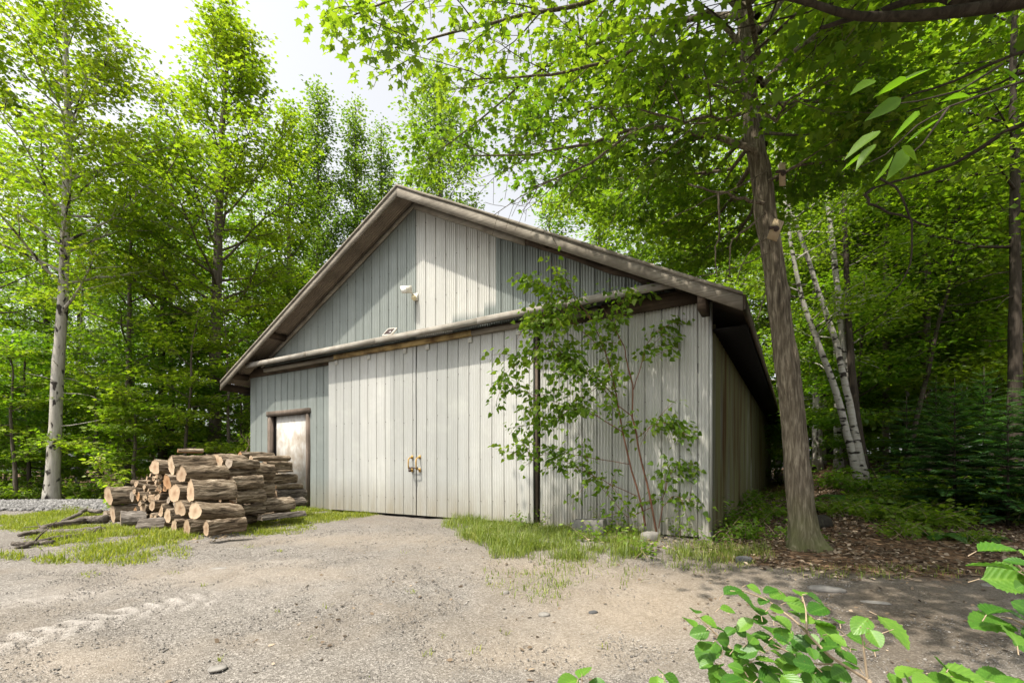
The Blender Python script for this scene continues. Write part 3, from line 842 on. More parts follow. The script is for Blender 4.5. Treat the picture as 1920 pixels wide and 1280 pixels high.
grow('maple_tree', B_GREY, L_MID, 17, top_h(300, 15), .10, .22, ovalp(2.5), 36, 9000, .12, elev=(.15, .8), nsec=7, sig=(.3, .06), droop=.2,
     loc=at(240, 15.2), tone=(.25, .85), dead=4, label='thin straight young maple behind the left end of the log pile', cat='tree')
grow('maple_tree', B_DARK, L_MID, 19, top_h(250, 18), .16, .3, ovalp(2.9), 40, 10500, .13, elev=(.2, .85), nsec=7, sig=(.3, .07), droop=.2,
     loc=at(305, 18), tone=(.1, .6), dead=5, label='dark trunked maple standing between the thin young maple and the bright yellow-green maple', cat='tree')
grow('maple_tree', B_GREY, L_YEL, 20, top_h(250, 16), .12, .25, ovalp(2.6), 36, 9000, .12, elev=(.2, .85), nsec=7, sig=(.3, .07), droop=.2,
     loc=at(-30, 16), tone=(.2, .8), label='leafy maple cut off by the left edge of the photo', cat='tree')
# low bright understory maples
for (px, Y, tpy, Rr, sd, lb) in ((185, 13.6, 690, 1.3, 31, 'low understory maple with flat sprays just right of the pale trunk'),
                             (345, 13.9, 560, 1.7, 32, 'understory maple with yellow-green sprays behind the log pile'),
                             (435, 14.6, 540, 1.6, 33, 'understory maple with bright sprays touching the left roof corner'),
                             (30, 13.2, 640, 1.5, 34, 'understory maple with flat sprays left of the pale trunk'),
                             (255, 13.2, 720, 1.2, 35, 'small understory maple over the left end of the log pile')):
    grow('understory_maple', B_GREY, L_YEL, sd, top_h(tpy, Y), .045, .25, lambda x, Rr=Rr: Rr * (1 - .5 * x), 13, 2600, .105, elev=(.0, .5), nsec=7, sig=(.22, .03), droop=.1,
         loc=at(px, Y), tone=(.3, .95), tmpl=T_MAPLE, label=lb, cat='young tree', group='understory maples')
# small bright sapling behind the left log
grow('sapling', B_TWIG, L_YEL, 36, 1.15, .012, .15, lambda x: .45 * (1 - .4 * x), 12, 420, .10, elev=(.2, .8), nsec=3, sig=(.06, .05), loc=at(208, 10.3), tone=(.5, 1), tmpl=T_OVAL,
     label='small bright leafy sapling behind the left end of the log pile', cat='sapling')
grow('sapling', B_TWIG, L_YEL, 37, 1.9, .015, .1, lambda x: .6 * (1 - .4 * x), 14, 800, .09, elev=(.2, .8), nsec=3, sig=(.09, .07), loc=at(452, 13.8), tone=(.4, 1), tmpl=T_OVAL,
     label='leafy sapling beside the left corner of the shed', cat='sapling')

# -------- forest masses built from a few trees
def proto(nm, bark, leafm, seed, H, r0, cb, Rr, nb, nl, ls, **k):
    return grow(nm, bark, leafm, seed, H, r0, cb, ovalp(Rr), nb, nl, ls, nsec=6, **k)
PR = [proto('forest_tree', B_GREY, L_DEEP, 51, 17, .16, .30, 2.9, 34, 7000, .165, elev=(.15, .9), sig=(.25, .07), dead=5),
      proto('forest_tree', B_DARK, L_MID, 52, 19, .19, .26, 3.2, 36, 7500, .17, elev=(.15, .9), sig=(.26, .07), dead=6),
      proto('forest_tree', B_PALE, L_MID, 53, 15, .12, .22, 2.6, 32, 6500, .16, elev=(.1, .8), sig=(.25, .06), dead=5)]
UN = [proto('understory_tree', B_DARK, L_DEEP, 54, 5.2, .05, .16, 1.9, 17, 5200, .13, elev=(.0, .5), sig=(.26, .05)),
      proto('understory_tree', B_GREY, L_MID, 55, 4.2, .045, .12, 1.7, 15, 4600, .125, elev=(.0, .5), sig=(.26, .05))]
used = set()
def place(pr, x, y, sc, rz, **k):
    loc = (x, y, gz1(x, y) - .1)
    if id(pr) not in used:
        used.add(id(pr)); pr.location = loc; pr.rotation_euler = (0, 0, rz); pr.scale = (sc,) * 3; tag(pr, **k); return pr
    return copy_tree(pr, loc, rz, sc, **k)
r = rs(5)
LW = dict(label='one of the shaded trees packed together deep in the woods left of the shed', cat='tree', group='trees in the woods left of the shed')
RW = dict(label='one of the slender trees deep in the woods right of the shed', cat='tree', group='trees in the woods right of the shed')
BW = dict(label='one of the far trees whose tops fill the gap behind the shed roof', cat='tree', group='trees behind the shed')
LU = dict(label='one of the low dark understory trees under the woods left of the shed', cat='young tree', group='understory left of the shed')
RU = dict(label='one of the low leafy understory trees under the woods right of the shed', cat='young tree', group='understory right of the shed')
k = 0
for (Y, x0, x1, st, hmin) in ((19.5, -24, -10, 3.6, .62), (25, -32, -11, 3.6, .72), (32, -42, -12, 3.8, .85), (42, -60, -12, 3.2, .95)):
    for x in np.arange(x0, x1, st):
        xx, yy = x + r.randn() * .6, Y + r.randn() * 1.0
        place(PR[k % 3], xx, yy, hmin + r.rand() * .22, r.rand() * 6.28, **LW); k += 1
for (Y, x0, x1, st) in ((15.5, -19, -8.6, 1.5), (18.5, -23, -9.5, 1.8), (23, -28, -11, 2.2), (28, -34, -11, 2.6), (38, -56, -10, 3.0)):
    for x in np.arange(x0, x1, st):
        place(UN[k % 2], x + r.randn() * .4, Y + r.randn() * .5, .7 + r.rand() * .5, r.rand() * 6.28, **LU); k += 1
for (u0, v0) in ((-1, 20), (2, 20.5), (4.5, 20), (7, 20.5), (9.3, 20), (11.6, 20.5), (13.6, 19), (13.4, 15.5), (13.0, 12.0), (0.5, 25), (5.5, 25), (10.5, 25)):
    q = bw(u0, v0); place(PR[k % 3], q[0], q[1], .98 + r.rand() * .25, r.rand() * 6.28, **BW); k += 1
for (Y, x0, x1, st) in ((38, -11, 12, 4.2),):
    for x in np.arange(x0, x1, st):
        place(PR[k % 3], x + r.randn() * .6, Y + r.randn(), .8 + r.rand() * .2, r.rand() * 6.28, **BW); k += 1
def okr(x, y):
    u, v = wb(x, y); return u > W + 1.3 or v > L + 1
for (Y, x0, x1, st, s0) in ((11.5, 12.2, 19, 2.4, .7), (15, 10.5, 24, 2.5, .75), (19, 12, 30, 2.7, .8), (24, 14.5, 38, 3.0, .85), (30, 15, 46, 3.2, .95), (38, 14, 56, 3.6, 1.0)):
    for x in np.arange(x0, x1, st):
        xx, yy = x + r.randn() * .5, Y + r.randn() * .8
        s1 = s0 + r.rand() * .2; pq = 960 + F * xx / yy
        if 1660 < pq < 1930: s1 = min(s1, (CZ + (875 - 300) / F * yy) / (17, 19, 15)[k % 3])
        if okr(xx, yy): place(PR[k % 3], xx, yy, s1, r.rand() * 6.28, **RW); k += 1
for (Y, x0, x1, st) in ((12.5, 8.5, 17, 1.7), (16, 11, 22, 1.6), (21, 13.5, 28, 1.9), (27, 16, 36, 2.2), (34, 18, 44, 2.6)):
    for x in np.arange(x0, x1, st):
        xx, yy = x + r.randn() * .4, Y + r.randn() * .5
        if okr(xx, yy): place(UN[k % 2], xx, yy, .75 + r.rand() * .5, r.rand() * 6.28, **RU); k += 1
for x, y, sc in ((12.9, 23.6, .8), (13.7, 26, .9), (14.6, 25, .8), (12.2, 28, 1.0), (15.5, 29, 1.1), (13.2, 31, 1.1), (11, 30, 1.0), (16.5, 33, 1.2), (12.4, 25.4, .5), (11.2, 15.2, .8), (12.6, 17.5, .9), (13.8, 19.8, 1.0), (9.6, 13.2, .6), (10.6, 17.8, .7), (12.2, 21, .8)):
    place(UN[k % 2], x, y, sc, r.rand() * 6.28, **RU); k += 1
ST = proto('slender_tree', B_PALE, L_MID, 57, 11, .055, .34, 1.7, 22, 3600, .14, elev=(.1, .8), sig=(.22, .06), dead=7)
for i, (px, Y) in enumerate(((1545, 17), (1570, 20), (1640, 16.5), (1675, 19), (1700, 15), (1720, 18), (1765, 16), (1785, 20), (1830, 17), (1850, 14), (1875, 19), (1920, 16), (1590, 24), (1750, 24))):
    x = (px - 960) / F * Y
    place(ST, x, Y, .85 + r.rand() * .35, r.rand() * 6.28, label='one of the thin pale trunks standing among the leaves of the right-hand woods', cat='tree', group='thin trunks in the woods right of the shed')
# single trunks that stand out on the right
for (px, Y, r0, bark, sd, lb) in ((1660, 13, .085, B_GREY, 61, 'thin grey trunked tree right of the white birches'),
                              (1737, 12, .085, B_GREY, 62, 'straight thin tree in the middle of the right-hand woods'),
                              (1802, 13.5, .085, B_PALE, 63, 'thin tree with a pale spotted trunk, left of the dark trunk at the right edge'),
                              (1903, 9.5, .12, B_DARK, 64, 'tree with a dark trunk near the right edge of the photo')):
    grow('forest_tree', bark, L_MID if sd != 62 else L_YEL, sd, 12.5, r0, .38, ovalp(2.6), 30, 10000, .12, elev=(.1, .8), nsec=7, sig=(.32, .07), droop=.2, loc=at(px, Y), tone=(.2, .85), dead=8, wig=.03,
         flare=1.2, label=lb, cat='tree')
grow('forest_tree', B_DARK, L_MID, 65, 7.5, .05, .5, ovalp(1.6), 14, 3500, .11, elev=(.1, .8), lean=(1.9, .2), loc=at(1690, 11), tone=(.2, .8), dead=5,
     label='thin dark leaning tree between the birches and the middle thin tree', cat='tree')

# -------- birch clump
bb = at(1622, 10.5)
bc = empty('birch_clump', bb, label='clump of leaning white birch trunks behind the big maple', cat='birch')
an = Anchors(); rb = rs(71)
for pts, r0, bk_, nm in (([(1608, 905), (1592, 840), (1580, 790), (1560, 715), (1537, 660), (1510, 590), (1492, 530), (1478, 440), (1462, 330), (1450, 200)], .085, B_BIRCH, 'trunk'),
                     ([(1618, 905), (1604, 830), (1590, 755), (1568, 655), (1541, 577), (1510, 487), (1480, 397), (1455, 300), (1440, 180)], .085, B_BIRCH, 'trunk'),
                     ([(1634, 908), (1626, 850), (1612, 770), (1600, 729), (1588, 612), (1576, 499), (1564, 397), (1553, 311), (1545, 200), (1540, 60)], .10, B_BIRCH, 'trunk'),
                     ([(1626, 908), (1618, 850), (1606, 770), (1597, 680), (1592, 592), (1588, 500), (1586, 397), (1584, 250), (1586, 100)], .10, B_DARK, 'trunk')):
    tm = MB(); off = rb.randn() * .12 + (.15 if bk_ is B_DARK else 0)
    pp = np.array([P(a, b_, 10.5) - np.array(bb) + np.array((0, off, 0)) for a, b_ in pts])
    s = np.linspace(0, 1, 50); t0 = np.linspace(0, 1, len(pp)); pp = np.stack([np.interp(s, t0, pp[:, q]) for q in range(3)], -1)
    pp[:, 0] += (fbm(np.stack([s * 9, s * 0 + off * 50, s * 0], -1), 7) - .5) * .06
    tm.tube(pp, r0 * .9 * (1.12 - .8 * s) + r0 * .5 * np.exp(-s * 25), 10, disp=1 + rb.randn(50, 10) * .03)
    for q in range(7):
        h = .35 + .65 * rb.rand(); kk = int(h * 48); az = rb.rand() * 6.28
        branch_set(tm, an, pp[kk], (math.cos(az), math.sin(az), .5), 1.4 * (1.2 - h * .4), rb, .018, 5, tone=.4 + .3 * rb.rand())
    o = tm.build(nm, bk_, bc, smooth=True)
    if bk_ is B_DARK: o['label'] = 'dark shaggy trunk among the white ones'
lm = MB(); an.leaves(lm, 7000, rb, .085, T_OVAL, (.25, .12)); lm.build('crown', L_MID, bc)
# smaller pale birch pair just left of the clump
b2 = at(1572, 14.5)
grow('birch_tree', B_BIRCH, L_MID, 72, 11, .10, .4, ovalp(1.9), 22, 6000, .11, elev=(.3, .9), loc=b2, tone=(.3, .8), label='smaller white birch seen between the big maple and the birch clump', cat='birch')

# -------- the big maple by the shed corner
mb0 = np.array(at(1512, 5.9, -.05))
maple = empty('big_maple', tuple(mb0), label='big leaning maple with rough bark at the right front corner of the shed', cat='tree')
r = rs(81); tm = MB(); an = Anchors()
tpx = [(1512, 1035), (1508, 1000), (1503, 940), (1497, 860), (1489, 740), (1474, 620), (1462, 500), (1453, 420), (1443, 330), (1432, 250), (1427, 180), (1424, 100), (1418, 0), (1405, -120), (1390, -260), (1370, -420)]
pp = np.array([P(a, b_, 5.9) - mb0 for a, b_ in tpx]); pp[:, 1] += np.linspace(0, .6, len(pp)) ** 1.5
hw = np.interp(np.arange(len(pp)), [0, 1, 2, 4, 6, 9, 11, 12, 15], [.20, .165, .148, .132, .121, .108, .083, .069, .024])
s = np.linspace(0, 1, 190); t0 = np.linspace(0, 1, len(pp)) ; tz = np.interp(s, t0, pp[:, 2])
cx, cyy, hr = [np.interp(s, t0, q) for q in (pp[:, 0], pp[:, 1], hw)]
sd_ = 64; a = np.arange(sd_) / sd_ * 2 * np.pi
AA, ZZ = np.meshgrid(a, tz); 
tw = AA + ZZ * .12
rid = fbm(np.stack([np.cos(tw) * 5.2, np.sin(tw) * 5.2, ZZ * .75], -1), 5, 3)
rid2 = fbm(np.stack([np.cos(tw) * 13, np.sin(tw) * 13, ZZ * 1.3], -1), 8, 2)
disp = 1 + (rid - .5) * .20 + (np.abs(rid2 - .5) * 2 - .3) * .22
disp += .55 * np.exp(-ZZ / .16) * np.clip(np.cos(3 * AA + .6), 0, 1) ** 2 + .28 * np.exp(-ZZ / .18) * np.clip(np.cos(2 * AA - 1.0), 0, 1)
for kz, ka, kw in ((3.25, -1.8, .3), (2.95, -1.3, .22), (4.3, -1.2, .3), (3.9, 2.9, .3), (2.1, -1.6, .2), (4.9, -2.4, .35)):
    disp += .25 * np.exp(-((ZZ - kz) / .09) ** 2) * np.exp(-((np.angle(np.exp(1j * (AA - ka)))) / kw) ** 2)
tm.tube(np.stack([cx, cyy, tz], -1), hr, sd_, disp=disp)
def mpt(px, py, Y): return P(px, py, Y) - mb0
def limb(pts, r0, r1=.008, nsec=8, tone=.5, sides=7, secl=1.1, w=1.0):
    q = np.array(pts, float); t0 = np.linspace(0, 1, len(q)); ss_ = np.linspace(0, 1, 18)
    q = np.stack([np.interp(ss_, t0, q[:, i]) for i in range(3)], -1)
    q += (fbm(np.stack([ss_[:, None] * 7 + np.arange(3) * 9, np.zeros((18, 3)) + r0 * 900, np.zeros((18, 3))], -1), 3) - .5) * .16 * np.sin(np.pi * ss_)[:, None]
    tm.tube(q, r0 + (r1 - r0) * ss_ ** .8, sides, cap=False)
    an.add(q, w * .5, tone, .4)
    for j in range(nsec):
        f = .2 + .8 * (j + r.rand()) / nsec; kk = min(16, int(f * 17))
        dd = q[kk + 1] - q[kk]; dd /= np.linalg.norm(dd) + 1e-6
        ang = (1 if j % 2 else -1) * (.45 + .6 * r.rand()); c_, s_ = math.cos(ang), math.sin(ang)
        branch_set(tm, an, q[kk], (dd[0] * c_ - dd[1] * s_, dd[0] * s_ + dd[1] * c_, dd[2] * .5 + r.randn() * .15), secl * (1.2 - .5 * f) * (.7 + .6 * r.rand()), r,
                   max(.008, r0 * .35 * (1 - f) + .006), 5, .1, .05, np.clip(tone + r.randn() * .15, 0, 1), 4, .5, 5, w=w)
limb([mpt(1420, 285, 5.95), mpt(1360, 258, 6.0), mpt(1290, 245, 6.05), mpt(1192, 241, 6.1), mpt(1090, 276, 6.2), mpt(990, 292, 6.3), mpt(880, 292, 6.5)], .045, tone=.35)
limb([mpt(1192, 241, 6.1), mpt(1120, 300, 6.0), mpt(1060, 330, 6.1), mpt(1000, 350, 6.3)], .022, nsec=5, tone=.3)
limb([mpt(1424, 200, 6.0), mpt(1370, 218, 5.7), mpt(1290, 226, 5.3), mpt(1200, 205, 5.0)], .03, tone=.45)
limb([mpt(1425, 120, 6.0), mpt(1330, 20, 5.9), mpt(1240, 60, 5.8), mpt(1160, 118, 5.8), mpt(1060, 138, 5.8), mpt(960, 146, 5.8), mpt(880, 150, 5.9)], .035, tone=.6)
limb([mpt(1422, 60, 6.0), mpt(1320, -60, 6.0), mpt(1180, -30, 6.0), mpt(1060, 15, 5.9), mpt(960, 35, 5.8), mpt(850, 60, 5.7), mpt(740, 90, 5.6)], .05, nsec=10, tone=.7)
limb([mpt(1418, 0, 6.0), mpt(1260, -170, 5.9), mpt(1080, -150, 5.8), mpt(920, -90, 5.7), mpt(780, -20, 5.6), mpt(660, 30, 5.6)], .055, nsec=10, tone=.75)
limb([mpt(1430, 240, 6.0), mpt(1370, 320, 6.9), mpt(1280, 330, 7.6), mpt(1150, 330, 8.2), mpt(1020, 340, 8.6)], .035, tone=.25)
limb([mpt(1425, 150, 6.1), mpt(1330, 150, 7.2), mpt(1210, 180, 8.2), mpt(1090, 210, 8.8), mpt(960, 260, 9.2)], .045, nsec=9, tone=.3)
limb([mpt(1420, 30, 6.2), mpt(1300, 30, 7.4), mpt(1160, 60, 8.4), mpt(1010, 130, 9.0), mpt(880, 240, 9.4), mpt(800, 300, 9.6)], .05, nsec=9, tone=.5)
limb([mpt(1440, 340, 5.9), mpt(1500, 310, 5.9), mpt(1560, 305, 6.2), mpt(1680, 320, 6.6)], .022, nsec=6, tone=.3)
limb([mpt(1436, 215, 5.9), mpt(1458, 230, 5.6), mpt(1475, 190, 5.3), mpt(1540, 160, 5.1), mpt(1620, 120, 5.0)], .022, nsec=7, tone=.4)
limb([mpt(1430, 160, 6.1), mpt(1530, 60, 6.6), mpt(1590, 40, 7.2), mpt(1660, 40, 7.6)], .04, nsec=9, tone=.4)
limb([mpt(1424, 60, 6.2), mpt(1520, -60, 7.0), mpt(1600, -60, 8.0), mpt(1650, -20, 8.6)], .04, nsec=9, tone=.5)
limb([mpt(1430, 200, 6.1), mpt(1500, 190, 7.4), mpt(1590, 200, 8.6), mpt(1700, 210, 9.4)], .035, nsec=8, tone=.3)
limb([mpt(1425, 120, 6.0), mpt(1400, -30, 5.0), mpt(1330, -160, 4.4), mpt(1220, -260, 4.0)], .04, nsec=8, tone=.5, w=.5)
limb([mpt(1410, -100, 6.2), mpt(1300, -260, 6.6), mpt(1150, -330, 7.0), mpt(960, -300, 7.2)], .045, nsec=9, tone=.8, w=.3)
limb([mpt(1405, -140, 6.2), mpt(1480, -300, 7.0), mpt(1600, -350, 7.6)], .04, nsec=8, tone=.8, w=.3)
limb([mpt(1390, -260, 6.4), mpt(1330, -330, 7.8), mpt(1200, -300, 9.0), mpt(1100, -180, 10)], .045, nsec=9, tone=.8, w=.4)
limb([mpt(1434, 270, 6.1), mpt(1370, 380, 8.0), mpt(1290, 440, 9.6), mpt(1160, 400, 11.2), mpt(1080, 385, 12.2)], .04, nsec=10, tone=.7)
limb([mpt(1436, 300, 6.1), mpt(1410, 400, 7.6), mpt(1370, 470, 9.2), mpt(1310, 480, 10.8), mpt(1240, 455, 12.2)], .035, nsec=9, tone=.45)
limb([mpt(1430, 230, 6.2), mpt(1340, 320, 8.4), mpt(1220, 360, 10.2), mpt(1080, 350, 11.8)], .04, nsec=9, tone=.5)
for i in range(10):
    zz = 5.4 + i * .5; kk = int(np.interp(zz, tz, np.arange(190))); az = i * 2.4 + .5
    branch_set(tm, an, (cx[kk], cyy[kk], tz[kk]), (math.cos(az), math.sin(az), .35), 1.6 + r.rand() * 1.3, r, .025, 8, .1, .1, .3 + .4 * r.rand())
# bare dead limbs on the lower trunk
def bare(pts, r0, r1=.005, sides=6, tmb=None):
    q = np.array(pts, float); t0 = np.linspace(0, 1, len(q)); ss_ = np.linspace(0, 1, 14)
    q = np.stack([np.interp(ss_, t0, q[:, i]) for i in range(3)], -1)
    q += (fbm(np.stack([ss_[:, None] * 8 + np.arange(3) * 5 + r0 * 777, np.zeros((14, 3)), np.zeros((14, 3))], -1), 4) - .5) * .09 * np.sin(np.pi * ss_)[:, None]
    (tmb or tm).tube(q, np.linspace(r0, r1, 14), sides, cap=False)
bare([mpt(1432, 382, 5.85), mpt(1395, 372, 5.7), mpt(1346, 360, 5.6), mpt(1290, 345, 5.6)], .024, .008)
bare([mpt(1346, 360, 5.6), mpt(1350, 420, 5.6), mpt(1340, 470, 5.6), mpt(1345, 520, 5.7)], .014)
bare([mpt(1434, 400, 5.9), mpt(1400, 430, 5.8), mpt(1370, 455, 5.8), mpt(1368, 520, 5.8)], .018)
bare([mpt(1415, 335, 5.7), mpt(1412, 400, 5.65), mpt(1430, 470, 5.65), mpt(1437, 540, 5.65), mpt(1420, 600, 5.65)], .012)
bare([mpt(1446, 440, 5.8), mpt(1400, 470, 5.7), mpt(1380, 530, 5.7)], .009)
bare([mpt(1440, 320, 5.9), mpt(1390, 345, 5.8), mpt(1330, 370, 5.8), mpt(1240, 420, 5.9)], .010)
bare([mpt(1450, 470, 5.8), mpt(1380, 500, 5.9), mpt(1300, 520, 6.1)], .007)
tm.build('trunk', B_MAPLE, maple, smooth=True)
lm = MB(); rk = rs(7)
def mclip(p):
    w = p + mb0
    px, py = topx(w[:, 0], np.maximum(w[:, 1], .3), w[:, 2])
    u, v = wb(w[:, 0], w[:, 1])
    t_ = np.maximum(-v, 0) / .443; zh = w[:, 2] - t_ * .883; uh = u + t_ * .177
    pk = np.where((v < -.3) & (zh > -.1) & (zh < 3.3) & (uh > 5), .30, 1.0); pk = np.where((v < -.3) & (zh >= 3.3) & (zh < 6) & (uh < 7.8), .2, pk)
    return (rk.rand(len(w)) < pk) & (w[:, 2] > 4.0) & (w[:, 0] > -3.2) & (w[:, 1] > 2.6) & ((u > W + .7) | (w[:, 2] > roofz(u) + .28 + .05 * np.abs(v))) & ((w[:, 0] > 2.3) | (w[:, 1] > 7.2) | (rk.rand(len(w)) < np.where(w[:, 2] > 6.6, .55, .72)))
nl = an.leaves(lm, 50000, r, .092, T_MAPLE, (.21, .08), clip=mclip, droop=.35, tvar=.2)
lm.build('crown', L_MID, maple)

# -------- maple outside the frame on the right whose limb crosses the top corner
rt0 = np.array((5.6, 2.4, gz1(5.6, 2.4) - .1))
rt = empty('overhanging_tree', tuple(rt0), label='tree at the right edge whose dark limb crosses the upper right corner', cat='tree')
r = rs(91); tm = MB(); an2 = Anchors(); an3 = Anchors()
trunk_tube(tm, trunk_pts(9.5, r, (-.3, .1), .03), .19, r, 12)
def rp(px, py, Y): return P(px, py, Y) - rt0
bare([np.array((-.15, .05, 4.4)), rp(2080, -25, 3.3), rp(1920, 6, 3.4), rp(1780, 22, 3.45), rp(1690, 32, 3.5), rp(1600, 24, 3.5), rp(1520, 4, 3.5), rp(1440, -12, 3.5)], .055, .016, 8)
bare([rp(1920, -8, 3.5), rp(1800, 0, 3.5), rp(1730, 6, 3.6), rp(1650, 22, 3.6), rp(1560, 46, 3.6), rp(1538, 52, 3.6)], .035, .012, 8)
bare([np.array((-.1, .0, 3.2)), rp(2100, 120, 3.6), rp(1920, 232, 4.2), rp(1800, 300, 4.6), rp(1690, 340, 4.9), rp(1640, 352, 5.0)], .03, .008, 7)
bare([rp(1640, 352, 5.0), rp(1618, 365, 4.9), rp(1630, 385, 4.9), rp(1680, 402, 4.9), rp(1742, 424, 4.9)], .016, .010, 6)
bare([rp(1650, 335, 4.9), rp(1680, 350, 4.9), rp(1700, 390, 4.9), rp(1712, 430, 4.9), rp(1706, 490, 4.9), rp(1690, 530, 4.9), rp(1660, 558, 4.9)], .012, .005, 6)
bare([np.array((-.1, .0, 3.9)), rp(2100, 40, 3.2), rp(1920, 98, 3.4), rp(1760, 165, 3.8), rp(1640, 200, 4.2)], .016, .006, 6)
bare([rp(1960, 120, 3.4), rp(1840, 165, 3.9), rp(1700, 210, 4.4)], .010, .005, 6)
for i in range(22):
    zz = 4.9 + i * .2; az = math.pi + (r.rand() - .5) * 2.6
    branch_set(tm, an2, (-.15, .05, zz), (math.cos(az), math.sin(az) - .1, .12), 3.2 + r.rand() * 2.6, r, .03, 8, .05, .05, .5)
for pts in ([rp(1920, 100, 3.4), rp(1820, 140, 3.6), rp(1740, 170, 3.8)], [rp(1960, 30, 4.2), rp(1860, 50, 4.5), rp(1800, 70, 4.8)], [rp(1900, 250, 4.3), rp(1800, 300, 4.6)], [rp(1700, 20, 3.6), rp(1560, 0, 3.6), rp(1450, -10, 3.6)]):
    an3.add(np.array(pts), 1, .35, 0)
tm.build('trunk', B_DARK, rt, smooth=True)
lm = MB()
def rclip(p):
    w = p + rt0; y_ = np.maximum(w[:, 1], .3); px, py = topx(w[:, 0], y_, w[:, 2])
    return ~((py > -30) & (px > -100) & (px < 2000) & (w[:, 1] > .3))
an2.leaves(lm, 17000, r, .13, T_MAPLE, (.35, .12), clip=rclip)
an3.leaves(lm, 150, r, .10, T_MAPLE, (.22, .12), droop=.4)
lm.build('crown', L_MID, rt)
# drooping near twig of long leaves
tw = MB(); lm = MB()
tws = [([(1925, 150), (1850, 175), (1780, 200), (1720, 235), (1660, 290), (1600, 320)], 1.9), ([(1880, 120), (1800, 170), (1720, 190), (1640, 200)], 2.1), ([(1780, 200), (1730, 270), (1660, 330)], 1.8)]
Cn = []; An = []; Sn = []
for pts, Y in tws:
    q = np.array([rp(a_, b_, Y) for a_, b_ in pts]); tw.tube(q, np.linspace(.005, .002, len(q)), 5, cap=False)
for (px, py, Y, dx, dy, s_) in ((1700, 150, 1.95, -1, .42, .17), (1640, 150, 2.05, -1, .6, .16), (1745, 130, 2.0, -1, .15, .15), (1690, 185, 1.9, -1, .55, .16), (1725, 215, 1.8, -1, .75, .20), (1650, 245, 1.8, -1, .7, .17), (1640, 270, 1.85, -.75, .9, .14),
                            (1620, 290, 1.9, -1, .6, .12), (1700, 280, 1.75, -.7, 1, .16), (1675, 290, 1.8, -.55, 1, .13), (1765, 190, 2.0, .9, -.3, .15), (1800, 165, 2.1, 1, -.45, .15), (1690, 275, 1.7, .25, .6, .10), (1760, 225, 1.9, -.9, .5, .15), (1850, 140, 2.2, -1, .35, .14), (1880, 130, 2.1, .6, .5, .13), (1810, 100, 2.3, .9, -.4, .14)):
    Cn.append(rp(px, py, Y)); An.append((dx, r.randn() * .15, -dy)); Sn.append(s_)
n_ = len(Cn)
wide = (np.array([(0, 0, 0), (.13, .12, .03), (.22, .35, .05), (.17, .7, .02), (0, 1.2, -.12), (-.17, .7, .02), (-.22, .35, .05), (-.13, .12, .03)]), fan([0] * 8))
add_leaves(lm, np.array(Cn), np.array(An, float), np.array((.1, -.30, 1.0)) + r.randn(n_, 3) * .35, np.array(Sn) * .78, wide, .15 + .45 * r.rand(n_))
tw.build('twig', B_DARK, rt); lm.build('near_leaves', L_DEEP, rt)  # deeper leaf colour stands in for canopy shade on these leaves
# boards and can fixed to the maple trunk
for (px, py, Y, rot, w_, h_, lb) in ((1453, 432, 5.68, .35, .06, .125, 'tilted pale wooden board nailed to the big maple trunk, holding a dark perch'),
                                 (1466, 328, 5.80, .0, .035, .14, 'narrow upright wooden board on the upper part of the big maple trunk')):
    p = P(px, py, Y); o = empty('nailed_board', tuple(p), 0, label=lb, cat='board')
    c_, s_ = math.cos(rot), math.sin(rot)
    def rr_(x, z): return (x * c_ + z * s_, z * c_ - x * s_)
    mb = MB(); Vb = []
    for y_ in (0, ):
        pass
    c4 = [rr_(-w_, -h_), rr_(w_, -h_), rr_(w_, h_), rr_(-w_, h_)]
    mb.hexa([(c4[0][0], -.02, c4[0][1]), (c4[1][0], -.02, c4[1][1]), (c4[1][0], .0, c4[1][1]), (c4[0][0], .0, c4[0][1]), (c4[3][0], -.02, c4[3][1]), (c4[2][0], -.02, c4[2][1]), (c4[2][0], 0, c4[2][1]), (c4[3][0], 0, c4[3][1])])
    mb.build('board', wood_mat('raw_board', (.30, .22, .13), (.42, .33, .21), (.52, .42, .29), (14, 14, 3), patch=(.30, .22, .13)), o)
    mb = MB(); mb.tube([(0, .0, .0), (0, -.05, .0)], .028, 9); mb.tube([(0, -.04, .02), (-.10, -.06, .0)], .018, 6) ; mb.tube([(0, 0, 0), (0, .12, 0)], .015, 5); mb.build('peg', M_RUST, o)
